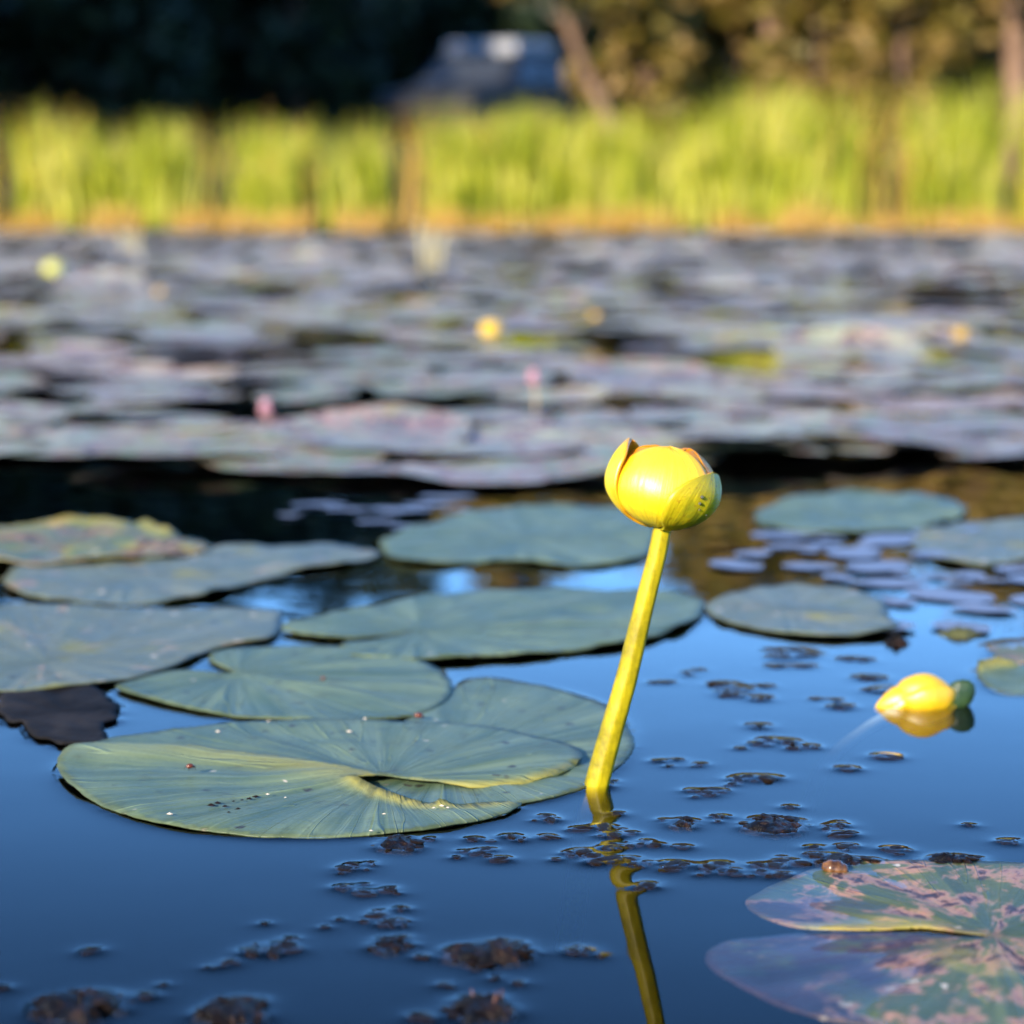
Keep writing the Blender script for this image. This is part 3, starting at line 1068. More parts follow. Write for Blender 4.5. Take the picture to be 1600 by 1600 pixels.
D = rad
sepal(D(-8), D(60), D(157), 0.985, M_sep, tip=0.70, label='bright yellow front sepal')
sepal(D(57), D(62), D(118), 1.045, M_sep_old, skew=D(8), label='olive yellow spotted sepal at right with water drops')
sepal(D(-104), D(46), D(138), 1.02, M_sep, flare=0.36, tip=0.80, label='yellow sepal at left standing away from the bud')
sepal(D(-58), D(50), D(150), 0.945, M_sep_org, tip=0.7)
sepal(D(48), D(60), D(158), 0.955, M_sep_org, tip=0.75)
sepal(D(112), D(58), D(156), 0.97, M_sep_org, tip=0.75)
sepal(D(-150), D(60), D(150), 0.96, M_sep_org, tip=0.7)
sepal(D(172), D(54), D(142), 1.01, M_sep)
# stigma inside
vs, fs = [], []
for r, z in ((0.0, 0.62), (0.42, 0.60), (0.5, 0.5), (0.42, 0.1), (0.3, -0.4)):
    for s in range(20):
        th = 2 * math.pi * s / 20
        q = r * RW * (1 + 0.06 * math.cos(th * 10))
        vs.append(BUD_C + TX * q * math.cos(th) + TY * q * math.sin(th) + AX * z * RH)
for r in range(4):
    for s in range(20):
        fs.append((r * 20 + s, r * 20 + (s + 1) % 20, (r + 1) * 20 + (s + 1) % 20, (r + 1) * 20 + s))
link('stigma', mesh_from('stigma', vs, fs, [M_stigma]), lily)
# water drops on the olive sepal
for ph, th, r in ((D(36), D(88), 0.00062), (D(35), D(80), 0.00052), (D(37), D(72), 0.0003), (D(53), D(64), 0.00036)):
    bm = bmesh.new()
    bmesh.ops.create_icosphere(bm, subdivisions=2, radius=r)
    me = bpy.data.meshes.new('water_drop')
    bm.to_mesh(me)
    bm.free()
    me.materials.append(M_drop)
    me.polygons.foreach_set('use_smooth', [True] * len(me.polygons))
    o = link('water_drop', me, lily)
    o.location = bud_point(ph, th, 1.062)

# ------------------------------------------------------------------ second bud, half in the water
fb_base = at(1445, 1103)
fb = empty('floating_bud', fb_base)
tag(fb, 'orange-yellow lily bud lying half sunk in the blue water at right', 'flower')
M_fb = sepal_material('sepal_floating', (0.74, 0.43, 0.004), (0.82, 0.52, 0.006), (0.80, 0.36, 0.004))
mmf = at(1446, 1103).x - fb_base.x


def blob(name, cx, cz, rx, ry, rz, mat, parent, roll=0.0, ridges=0.0, nr=0, point=0.0, seed=0.0, steps=0.0):
    vs, fs, ed, al = [], [], [], []
    NU, NV = 48, 28
    for j in range(NV + 1):
        th = math.pi * j / NV
        for i in range(NU):
            ph = 2 * math.pi * i / NU
            s = math.sin(th)
            x, y, z = math.cos(th), s * math.cos(ph), s * math.sin(ph)
            rr = 1 + 0.04 * n3(x * 1.5 + seed, y * 1.5, z * 1.5) + (ridges * math.cos(nr * th) if nr else 0)
            if steps:
                rr += steps * (1 - ((ph + 0.5 * x + seed) % 1.75) / 1.75) - steps * 0.5
            v = Vector((x * rx * (1 + point * max(0, -x) ** 3), y * ry, z * rz)) * rr
            v = Matrix.Rotation(roll, 3, 'Y') @ v
            vs.append(v + Vector((cx, 0, cz)))
            ed.append(0.2 + 0.5 * abs(x) ** 3)
            al.append(0.5)
    for j in range(NV):
        for i in range(NU):
            fs.append((j * NU + i, j * NU + (i + 1) % NU, (j + 1) * NU + (i + 1) % NU, (j + 1) * NU + i))
    me = mesh_from(name, vs, fs, [mat])
    vattr(me, 'edge', ed)
    vattr(me, 'along', al)
    return link(name, me, parent)


blob('sepal', 0.5 * mmf, 12 * mmf, 46 * mmf, 32 * mmf, 38 * mmf, M_fb, fb, 0.06, seed=1.0, steps=0.16)
blob('sepal', -36 * mmf, 7 * mmf, 31 * mmf, 22 * mmf, 24 * mmf, M_fb, fb, -0.32, seed=4.0, steps=0.14, point=0.35)
M_green = simple('sepal_dark_green', (0.012, 0.035, 0.010), (0.030, 0.065, 0.020), 200.0, 0.45, 0.5, 260.0, 0.002)
blob('green_sepal', 54 * mmf, 18 * mmf, 27 * mmf, 10 * mmf, 22 * mmf, M_green, fb, -0.75, 0.03, 17, seed=8.0)['label'] = 'dark green ribbed outer sepal'
M_pale = simple('stalk_pale', (0.30, 0.34, 0.26), (0.40, 0.42, 0.30), 80.0, 0.6)
sp = [at(1400, 1106) + Vector((0, 0, -0.002)), at(1350, 1126) + Vector((0, 0, -0.004)), at(1290, 1150) + Vector((0, 0, -0.012)), at(1240, 1172) + Vector((0, 0, -0.040))]
tv, tf = tube([p - fb_base for p in smooth_path(sp, 6)], 0.0024, 10)
link('stalk', mesh_from('stalk', tv, tf, [M_pale]), fb)
RIMS.append((np.array([[fb_base.x + mmf * (2 + 46 * math.cos(t)), fb_base.y + mmf * 32 * math.sin(t)] for t in np.linspace(0, 6.28, 60)]), 0.0005))
RIMS.append((np.array([[base.x + 19 * MM * math.cos(t), base.y + 19 * MM * math.sin(t)] for t in np.linspace(0, 6.28, 40)]), 0.0009))

# ------------------------------------------------------------------ small things lying on the pads
M_beetle = simple('beetle_shell', (0.10, 0.02, 0.008), (0.20, 0.05, 0.015), 600.0, 0.2)
M_black = simple('insect_black', (0.01, 0.008, 0.007), (0.02, 0.015, 0.012), 600.0, 0.4)


def beetle(px, py, z, scale, label, rot=0.0):
    b = at(px, py, z)
    e = empty('beetle', b)
    e.rotation_euler = (0, 0, rot)
    tag(e, label, 'beetle')
    for nm, cx, r, m in (('abdomen', 0.0, (1.5, 1.05, 0.95), M_beetle), ('head', 1.6, (0.6, 0.6, 0.5), M_black)):
        bm = bmesh.new()
        bmesh.ops.create_uvsphere(bm, u_segments=18, v_segments=12, radius=1.0)
        for v in bm.verts:
            v.co = Vector((v.co.x * r[0] + cx, v.co.y * r[1], v.co.z * r[2] + r[2] + 0.5)) * scale
        me = bpy.data.meshes.new(nm)
        bm.to_mesh(me)
        bm.free()
        me.materials.append(m)
        me.polygons.foreach_set('use_smooth', [True] * len(me.polygons))
        link(nm, me, e)
    for sx in (-0.9, 0.0, 0.9):
        for sy in (-1, 1):
            tv, tf = tube([Vector((sx, sy * 0.7, 1.0)) * scale, Vector((sx * 1.2, sy * 1.5, 1.3)) * scale, Vector((sx * 1.5, sy * 2.0, 0.0)) * scale], 0.10 * scale, 5)
            link('leg', mesh_from('leg', tv, tf, [M_black]), e)
    return e


beetle(297, 1203, 0.0052, 0.00095, 'tiny reddish brown beetle on the large front pad', 0.6)
beetle(654, 1124, 0.0018, 0.0011, 'tiny red insect at the far rim of the large front pad', 0.1)
beetle(505, 1064, 0.0016, 0.0008, 'tiny black insect on the pad with the pale midrib', 2.0)
M_snail = simple('snail_shell', (0.05, 0.02, 0.006), (0.20, 0.09, 0.03), 350.0, 0.25)
b = at(1305, 1356, 0.001)
o = blob('snail', 0, 0.0020, 0.0042, 0.003, 0.0026, M_snail, None, 0.2, 0.04, 9, seed=3.0)
o.location = b - Vector((0, 0, 0.0022))
tag(o, 'small glossy brown snail on the upper rim of the blotched corner pad', 'snail')
M_fleck = simple('pale_fleck', (0.45, 0.36, 0.26), (0.66, 0.56, 0.42), 500.0, 0.6)
rnd = random.Random(5)


def fragment(px, py, z, w, mat, label, group, name):
    b = at(px, py, z)
    vs = []
    m = 7
    for s in range(m):
        th = 2 * math.pi * s / m
        r = w * rnd.uniform(0.6, 1.1)
        vs.append((r * math.cos(th), r * 0.6 * math.sin(th), rnd.uniform(-.1, .1) * w))
    top = len(vs)
    vs.append((0, 0, w * 0.45))
    bot = len(vs)
    vs.append((0, 0, -w * 0.2))
    fs = [(s, (s + 1) % m, top) for s in range(m)] + [((s + 1) % m, s, bot) for s in range(m)]
    o = link(name, mesh_from(name, vs, fs, [mat], smooth=False))
    o.location = b
    o.rotation_euler = (0, 0, rnd.uniform(-.5, .5))
    return tag(o, label, 'debris', group)


for px, py in [(340, 1255), (365, 1252), (352, 1260), (378, 1250), (390, 1248), (358, 1271), (330, 1258), (372, 1265), (400, 1245)]:
    fragment(px, py, 0.0026, rnd.uniform(0.0008, 0.0019), M_bit, 'dark crumb in the streak of dirt on the near half of the front pad', 'dirt crumbs on the front pad', 'dirt_crumb')
for px, py in [(418, 1241), (446, 1246), (265, 1272), (690, 1259), (678, 1262), (700, 1262), (545, 1143), (340, 1143), (420, 1127), (570, 1123), (600, 1272), (580, 1298)]:
    fragment(px, py, 0.0034 if py < 1265 else 0.0026, rnd.uniform(0.0006, 0.0013), M_fleck, 'tiny pale seed fleck lying on the front pad', 'pale flecks on the front pad', 'seed_fleck')
for px, py in [(75, 1193), (82, 1217), (68, 1215), (955, 1134), (957, 1158)]:
    pass

# ------------------------------------------------------------------ the mat of pads beyond
def far_pad_mesh(v, seg=40, rings=7, simple_=False):
    sd = v * 13.7
    vs, fs = [], []
    ca, sa, rr, de = [], [], [], []
    curl = [0.0, 0.04, 0.10, 0.0, 0.05, 0.16, 0.02, 0.07][v % 8]
    side = v * 1.9
    notch = 0.22
    for r in range(rings + 1):
        q = r / rings
        for s in range(seg + 1):
            th = notch * q + (2 * math.pi - 2 * notch * q) * s / seg
            e = 1 + 0.05 * n3(math.cos(th) * 1.4 + sd, math.sin(th) * 1.4) + 0.025 * n3(math.cos(th) * 6 + sd, math.sin(th) * 6)
            x, y = q * e * math.cos(th) * 1.12, q * e * math.sin(th) * 0.92
            z = 0.035 * n3(x * 1.6 + sd, y * 1.6) * q + curl * max(0, q - 0.55) ** 2 * 5 * max(0, math.cos(th - side)) + 0.02 * q * n3(th * 3, sd)
            vs.append((x, y, z))
            ca.append(math.cos(th))
            sa.append(math.sin(th))
            rr.append(q)
            de.append((1 - q) * 0.1)
    w = seg + 1
    for r in range(rings):
        for s in range(seg):
            fs.append((r * w + s, (r + 1) * w + s, (r + 1) * w + s + 1, r * w + s + 1))
    return vs, fs, ca, sa, rr, de


PROTO = []
for v in range(10):
    vs, fs, ca, sa, rr, de = far_pad_mesh(v)
    me = mesh_from('lily_pad_far', vs, fs, [M_pad_far, M_pad_under_far])
    for nm, d in (('ca', ca), ('sa', sa), ('rr', rr), ('de', de)):
        vattr(me, nm, d)
    PROTO.append(me)

rnd = random.Random(99)
# stretches of open dark water, as pixel boxes x0, y0, x1, y1
GAPS = [(-200, 738, 590, 858), (590, 775, 640, 870), (560, 872, 660, 945), (1030, 826, 1185, 935), (1230, 738, 1700, 776), (-100, 541, 330, 553), (-100, 622, 110, 638),
        (385, 646, 560, 672), (560, 638, 940, 652), (520, 520, 560, 560), (1030, 555, 1150, 572), (800, 520, 870, 545), (1300, 618, 1420, 632),
        (1000, 655, 1120, 664), (380, 690, 420, 700), (1150, 690, 1250, 700), (330, 566, 420, 580)]
TONES = [(0.95, 1.08, 1.0), (1.15, 1.2, 1.08), (0.75, 0.92, 0.85), (1.0, 0.95, 1.05), (1.30, 0.98, 0.92), (1.25, 1.2, 0.9), (0.6, 0.62, 0.72), (0.6, 0.75, 0.5)]
TNAMES = ['grey-green', 'pale green', 'blue-green', 'lavender-grey', 'pinkish', 'cream', 'slate', 'olive']
placed = []


def in_gap(x, y, r):
    # project the pad's near, far and side rims
    for dx, dy in ((0, 0), (0, -0.75 * r), (0, 0.75 * r), (-0.8 * r, 0), (0.8 * r, 0)):
        px = 800 + (x + dx) / (y + dy) * F_PX
        py = HORIZON + CAM_H / (y + dy) * F_PX
        for x0, y0, x1, y1 in GAPS:
            if x0 < px < x1 and y0 < py < y1:
                return True
    return False


def scatter(y0, y1, cover, lim, rmin, rmax):
    out = []
    area = 0.2078 * (y1 * y1 - y0 * y0) * 1.15
    tries = 0
    while len(out) < lim and tries < lim * 60:
        tries += 1
        y = math.sqrt(rnd.uniform(y0 * y0, y1 * y1))
        x = rnd.uniform(-1, 1) * (0.2078 * y * 1.08 + 0.1)
        r = rnd.uniform(rmin, rmax)
        if in_gap(x, y, r):
            continue
        if any((x - a) ** 2 + (y - b) ** 2 < ((r + c) * cover) ** 2 for a, b, c in placed if abs(y - b) < 0.4):
            continue
        placed.append((x, y, r))
        out.append((x, y, r))
    return out


near_mat = scatter(2.0, 2.9, 0.58, 60, 0.05, 0.10) + scatter(2.7, 6.0, 0.58, 205, 0.065, 0.115)
FRONT = [(-60, 708, .090), (110, 708, .075), (285, 724, .080), (455, 728, .080), (610, 742, .070), (735, 752, .060), (850, 742, .072), (985, 722, .070), (1130, 714, .090),
         (1270, 716, .065), (1415, 704, .085), (1590, 712, .075), (30, 690, .10), (210, 692, .10), (390, 688, .095), (560, 700, .095), (720, 712, .09), (880, 704, .10), (1060, 690, .10), (1210, 684, .10),
         (1360, 680, .10), (1500, 682, .10), (-80, 668, .10), (650, 676, .10), (1000, 664, .09)]
near_mat += [(at(a, b).x, at(a, b).y, r) for a, b, r in FRONT]
for i, (x, y, r) in enumerate(sorted(near_mat, key=lambda t: t[1])):
    o = link('lily_pad', rnd.choice(PROTO))
    o.location = (x, y, 0.003 + rnd.random() * 0.006)
    o.scale = (r, r, r * rnd.uniform(0.6, 1.3))
    o.rotation_euler = (rnd.gauss(0, 0.03), rnd.gauss(0, 0.03), rnd.uniform(0, 6.28))
    t = rnd.choice(TONES)
    o.color = (*t, 1)
    row = 'just beyond the open water' if y < 2.6 else ('halfway to the reeds' if y < 4.2 else 'nearer the reeds')
    tone = TNAMES[TONES.index(t)]
    u = x / (0.2078 * y)
    side = 'left of' if u < -0.25 else ('straight behind' if u < 0.45 else 'right of')
    tag(o, f'blurred {tone} pad {row}, {side} the tall bud', 'lily pad', f'{tone} pads {row}, {side} the tall bud')

# the rest of the mat runs on to the reeds as one mass
far = scatter(5.7, 18.9, 0.50, 2000, 0.07, 0.125)
VS, FS, CA, SA, RR, DE = [], [], [], [], [], []
lo = [far_pad_mesh(v, 16, 3) for v in range(8)]
for x, y, r in far:
    vs, fs, ca, sa, rr, de = rnd.choice(lo)
    o0 = len(VS)
    M = Matrix.Translation((x, y, 0.004 + rnd.random() * 0.012)) @ Matrix.Rotation(rnd.gauss(0, 0.045), 4, 'X') @ Matrix.Rotation(rnd.uniform(0, 6.28), 4, 'Z') @ Matrix.Diagonal((r, r, r * rnd.uniform(0.8, 2.0), 1))
    VS += [M @ Vector(v) for v in vs]
    FS += [tuple(a + o0 for a in f) for f in fs]
    CA += ca
    SA += sa
    RR += rr
    DE += de
me = mesh_from('lily_pad_mat', VS, FS, [M_pad_far])
for nm, d in (('ca', CA), ('sa', SA), ('rr', RR), ('de', DE)):
    vattr(me, nm, d)
o = link('lily_pad_mat', me)
o.color = (1.0, 1.0, 1.0, 1)
tag(o, 'distant blurred mat of lily pads running up to the reeds', 'lily pads', kind='stuff')

# ------------------------------------------------------------------ small blossoms over the mat
M_pink = simple('pink_bloom', (0.36, 0.15, 0.20), (0.50, 0.26, 0.30), 200.0, 0.5)
M_stalk = simple('bloom_stalk', (0.30, 0.20, 0.12), (0.40, 0.30, 0.18), 100.0, 0.5)


def bloom(px, py_top, py_base, width_px, mat, label, kind, name):
    b = at((px[0] + px[1]) / 2 if isinstance(px, tuple) else px, py_base)
    X = px[0] if isinstance(px, tuple) else px
    y = b.y
    mm = y / F_PX
    top = at_y(X, py_top, y) - b
    e = empty(name, b)
    tag(e, label, 'flower')
    r = width_px / 2 * mm
    tv, tf = tube([Vector((0, 0, -0.02)), top * 0.5 + Vector((0.002, 0, 0)), top], [r * 0.30, r * 0.26, r * 0.24], 8)
    link('stalk', mesh_from('stalk', tv, tf, [M_stalk]), e)
    if kind == 'bud':
        for q in range(5):
            th = q * 2 * math.pi / 5
            d = Vector((math.cos(th), math.sin(th), 0)) * r * 0.33
            p = blob('sepal', 0, 0, r * 0.75, r * 0.62, r * 0.8, mat, e, 0.2 * math.cos(th), seed=q * 3.0)
            p.location = top + d
    else:
        for q in range(14):
            th = q * 2.4
            h = q / 14
            d = Vector((math.cos(th), math.sin(th), 0)) * r * 0.62 * (1 - 0.5 * h)
            p = blob('floret', 0, 0, r * 0.36, r * 0.36, r * 0.42, mat, e, 0.0, seed=q * 2.0)
            p.location = top + d + Vector((0, 0, (h - 0.5) * r * 2.0))
    return e


M_ochre = simple('bud_ochre', (0.34, 0.20, 0.04), (0.48, 0.30, 0.06), 60.0, 0.5)
M_gold = simple('bud_gold', (0.60, 0.36, 0.02), (0.70, 0.46, 0.05), 60.0, 0.5)
M_paleyel = simple('bud_pale', (0.50, 0.50, 0.10), (0.60, 0.58, 0.16), 30.0, 0.5)
bloom((767, 768), 515, 545, 34, M_gold, 'blurred yellow bud standing over the pad mat, left of the tall bud', 'bud', 'distant_bud')
bloom((833, 838), 588, 660, 20, M_pink, 'blurred pink spike on a pale stalk just left of the tall bud', 'spike', 'pink_spike')
bloom(415, 637, 662, 23, M_pink, 'blurred pink bloom on the black gap at left', 'spike', 'pink_spike')
bloom(83, 420, 440, 30, M_paleyel, 'blurred pale yellow bud near the reeds at far left', 'bud', 'distant_bud')
bloom(1502, 522, 540, 26, M_ochre, 'blurred ochre bud in the pad mat at right', 'bud', 'distant_bud')
bloom(930, 494, 508, 18, M_ochre, 'small blurred ochre bud over the mat right of the yellow one', 'bud', 'distant_bud')
bloom(250, 456, 470, 16, M_ochre, 'small blurred ochre bud near the reeds at left', 'bud', 'distant_bud')

# ------------------------------------------------------------------ reeds along the far shore
rnd = random.Random(3)


def blades(n, xr, yf, hf, wf, lean, name, mat, dens=None):
    vs, fs = [], []
    for _ in range(n):
        for _t in range(8):
            x = rnd.uniform(*xr)
            if dens is None or rnd.random() < dens(x):
                break
        y = yf(x)
        h = hf(x) * rnd.uniform(0.72, 1.08)
        w = wf * rnd.uniform(0.6, 1.3)
        a = rnd.uniform(-0.9, 0.9)
        dx, dy = math.cos(a) * w / 2, math.sin(a) * w / 2
        lx, ly = rnd.gauss(0, lean) * h, rnd.gauss(-0.02, lean) * h
        z0 = ground_z(x, y) - 0.02 if y > SHORE - 0.4 else -0.15
        o = len(vs)
        N = 4
        for i in range(N + 1):
            t = i / N
            ww = (1 - t ** 2.2) if i < N else 0.06
            cx, cy, cz = x + lx * t * t, y + ly * t * t, z0 + h * t * (1 - 0.10 * t * abs(lx / h) * 4)
            vs.append((cx - dx * ww, cy - dy * ww, cz))
            vs.append((cx + dx * ww, cy + dy * ww, cz))
            if i:
                p = o + 2 * (i - 1)
                fs.append((p, p + 1, p + 3, p + 2))
    o = link(name, mesh_from(name, vs, fs, [mat], smooth=False))
    return o


def clumpy(x):
    v = 0.55 + 0.9 * n3(x * 1.9, 7.3) + 0.7 * n3(x * 4.5, 1.3)
    gap = math.exp(-((x + 0.88) / 0.10) ** 2)
    return max(0.05, min(1, v * (1 - 0.9 * gap)))


def reed_h(x):
    return 0.93 + 0.16 * n3(x * 0.8, 2.2) + 0.18 * n3(x * 2.6, 5.2) + (0.20 if x > 1.8 else 0.0) - 0.05 * (x < -1.5)


M_reed = leafy('reed_green', (0.13, 0.18, 0.006), (0.44, 0.46, 0.025), (0.80, 0.70, 0.17), 0.35, patch=2.6)  # clump-wide tone noise paints sunlit patches into the reed colour
M_dry = leafy('reed_dry', (0.38, 0.20, 0.03), (0.58, 0.35, 0.06), (0.68, 0.42, 0.15), 0.25)
tag(blades(5600, (-8, 8), lambda x: SHORE + 0.15 + abs(rnd.gauss(0, 0.55)), reed_h, 0.022, 0.17, 'reeds', M_reed, clumpy),
    'bank of tall sunlit yellow-green reeds across the far shore', 'reeds', kind='stuff')
tag(blades(3600, (-8, 8), lambda x: SHORE - 0.12 + rnd.gauss(0, 0.16), lambda x: 0.23 + 0.16 * n3(x * 2.4, 9.0), 0.014, 0.24, 'dry_grass', M_dry, lambda x: 0.45 + n3(x * 3.1, 6.0)),
    'strip of golden dry grass at the foot of the reeds', 'grass', kind='stuff')
tag(blades(380, (-8, 8), lambda x: SHORE + 0.25 + abs(rnd.gauss(0, 0.5)), lambda x: reed_h(x) * 1.05, 0.022, 0.14, 'dry_reeds', M_dry, lambda x: max(0.1, 0.4 + n3(x * 1.2, 4.0))),
    'scattered dry ochre stalks among the green reeds', 'reeds', kind='stuff')
M_deadst = simple('dead_stalk', (0.30, 0.26, 0.14), (0.46, 0.40, 0.22), 20.0, 0.7)
# two pale stalks standing out in front of the reeds
for px, pt, pb, lab in ((675, 345, 425, 'pale upright dead stalk in front of the reeds near the middle'), (205, 352, 400, 'pale upright dead stalk in front of the reeds at left')):
    b = at(px, pb)
    h = (pb - pt) / F_PX * b.y
    e = empty('dead_stalk', b)
    tag(e, lab, 'stalk')
    for q in range(3):
        x0 = (q - 1) * 0.02
        tv, tf = tube([(x0, 0, -0.1), (x0 * 1.4, 0, h * 0.5), (x0 * 2.2, 0, h * (1 - 0.1 * q))], [0.011, 0.009, 0.005], 7)
        link('stem', mesh_from('stem', tv, tf, [M_deadst]), e)

# ------------------------------------------------------------------ trees
M_bark = simple('bark', (0.13, 0.075, 0.045), (0.26, 0.155, 0.095), 5.0, 0.9, 0.8, 14.0, 0.05)
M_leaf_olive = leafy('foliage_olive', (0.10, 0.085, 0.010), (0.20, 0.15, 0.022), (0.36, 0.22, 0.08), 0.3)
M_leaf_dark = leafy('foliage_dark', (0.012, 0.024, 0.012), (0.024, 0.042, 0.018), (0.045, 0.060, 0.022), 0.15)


def leaf_cloud(n, centre_fn, size, seed):
    r = random.Random(seed)
    vs, fs = [], []
    for _ in range(n):
        c = Vector(centre_fn(r))
        d = Vector((r.gauss(0, 1), r.gauss(0, 1), r.gauss(0, 1))).normalized()
        e = d.orthogonal().normalized()
        e = (Matrix.Rotation(r.uniform(0, 6.28), 3, d) @ e)
        f = d.cross(e)
        s = size * r.uniform(0.6, 1.4)
        o = len(vs)
        vs += [c - e * s, c - f * s * 0.5, c + e * s, c + f * s * 0.5]
        fs.append((o, o + 1, o + 2, o + 3))
    return vs, fs


def tree(x, y, h, crown_lo, cr, trunk_r, mat, label, seed, leaves=2600, lean=(0.0, 0.0), group=None, lobes=11, size=0.11, name='tree'):
    r = random.Random(seed)
    z0 = ground_z(x, y) - 0.1
    e = empty(name, (x, y, z0))
    tag(e, label, 'tree', group)
    pts, rr = [], []
    for i in range(9):
        t = i / 8
        pts.append(Vector((lean[0] * h * t + 0.10 * n3(t * 3, seed), lean[1] * h * t + 0.10 * n3(t * 3, seed + 9), h * 0.93 * t)))
        rr.append(trunk_r * (1.25 - t * 1.15) * (1 + 0.35 * max(0, 0.12 - t) / 0.12))
    tv, tf = tube(pts, rr, 12)
    link('trunk', mesh_from('trunk', tv, tf, [M_bark]), e)
    L = []
    for i in range(lobes):
        t = crown_lo + (1 - crown_lo) * (i + 0.5) / lobes
        a = i * 2.4 + r.uniform(-.4, .4)
        prof = math.sin(math.pi * min(1, 0.18 + 0.80 * (t - crown_lo) / (1 - crown_lo + 1e-6))) ** 0.7
        d = cr * prof * r.uniform(0.45, 0.85)
        p0 = pts[min(8, int(t * 8 * 0.9))]
        c = Vector((lean[0] * h * t + d * math.cos(a), lean[1] * h * t + d * math.sin(a), h * t))
        L.append((c, cr * r.uniform(0.30, 0.52)))
        bv, bf = tube([p0, p0.lerp(c, 0.5) + Vector((0, 0, 0.08)), c], [trunk_r * 0.30, trunk_r * 0.2, trunk_r * 0.07], 6)
        link('branch', mesh_from('branch', bv, bf, [M_bark]), e)

    def centre(q):
        c, R = q.choice(L)
        d = Vector((q.gauss(0, 1), q.gauss(0, 1), q.gauss(0, 0.75)))
        d = d.normalized() * R * (q.random() ** 0.45)
        return c + d
    vs, fs = leaf_cloud(leaves, centre, size, seed)
    link('crown', mesh_from('crown', vs, fs, [mat], smooth=False), e)
    return e


def X(px, y):
    return (px - 800) / F_PX * y


# sunlit trees at right, trunks showing
tree(X(1203, 26), 26, 3.5, 0.52, 1.5, 0.15, M_leaf_olive, 'sunlit tree with a stout brown trunk behind the reeds, right of centre', 11, lobes=9, leaves=1500)
tree(X(1578, 25), 25, 3.4, 0.52, 1.4, 0.15, M_leaf_olive, 'sunlit tree with an orange-brown trunk at the right edge', 12, lobes=9, leaves=1500)
tree(X(985, 25), 25.0, 3.2, 0.62, 1.0, 0.07, M_leaf_olive, 'small tree with a trunk leaning left above the centre reeds', 13, lean=(-0.36, 0.0), lobes=8, leaves=1300)
for i, (px, y, h, cl, cr, lab) in enumerate([
        (1060, 28, 2.9, 0.20, 0.95, 'low olive bushy tree between the leaning trunk and the stout trunk'),
        (1350, 30, 3.2, 0.25, 1.2, 'olive bushy tree between the two brown trunks'),
        (1470, 27, 2.8, 0.15, 0.9, 'low golden bushy tree just left of the right edge trunk'),
        (1000, 25.5, 2.2, 0.1, 0.7, 'low golden bush at the foot of the leaning trunk'),
        (1140, 26.5, 2.4, 0.1, 0.7, 'low golden bush just left of the stout trunk'),
        (1275, 25.5, 2.3, 0.1, 0.7, 'low golden bush just right of the stout trunk'),
        (1400, 25.0, 2.5, 0.1, 0.7, 'low golden bush midway between the two brown trunks'),
        (1680, 27, 3.2, 0.15, 1.2, 'olive bushy tree cut by the right edge')]):
    tree(X(px, y), y, h, cl, cr, 0.07, M_leaf_olive, lab, 30 + i, leaves=1900, lobes=10)
# dark evergreens at left and behind
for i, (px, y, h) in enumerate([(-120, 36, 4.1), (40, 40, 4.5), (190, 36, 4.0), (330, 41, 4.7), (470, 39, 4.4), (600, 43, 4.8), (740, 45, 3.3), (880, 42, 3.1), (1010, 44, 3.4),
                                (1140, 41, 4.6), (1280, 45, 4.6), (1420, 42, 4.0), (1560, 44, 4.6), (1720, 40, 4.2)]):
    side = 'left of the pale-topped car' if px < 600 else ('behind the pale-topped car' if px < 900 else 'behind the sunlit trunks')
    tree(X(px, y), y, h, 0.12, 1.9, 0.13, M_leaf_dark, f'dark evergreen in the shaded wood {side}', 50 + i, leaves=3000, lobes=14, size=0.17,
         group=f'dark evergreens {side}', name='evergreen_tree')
# unseen tall trees, added beyond the left edge to shade the wood
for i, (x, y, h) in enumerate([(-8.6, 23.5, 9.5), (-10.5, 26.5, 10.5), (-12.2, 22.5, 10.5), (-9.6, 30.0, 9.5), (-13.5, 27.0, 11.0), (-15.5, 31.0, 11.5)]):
    tree(x, y, h, 0.10, 2.6, 0.22, M_leaf_dark, 'unseen tall dark tree added beyond the left edge to shade the wood', 80 + i, leaves=5200, lobes=20, size=0.22,
         group='tall shade trees added beyond the left edge', name='shade_tree')


# the wood behind closes the view
def wood_centre(q):
    x = q.uniform(-16, 16)
    y = q.uniform(46, 52)
    top = 4.5 + 0.7 * n3(x * 0.22, 3.0) + 0.6 * n3(x * 0.8, 5.0)
    return (x, y, 0.6 + (top - 0.6) * q.random() ** 0.8)


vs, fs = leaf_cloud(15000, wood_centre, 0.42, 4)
tag(link('wood', mesh_from('wood', vs, fs, [M_leaf_dark], smooth=False)), 'dark far wood closing the view behind the trees', 'wood', kind='stuff')


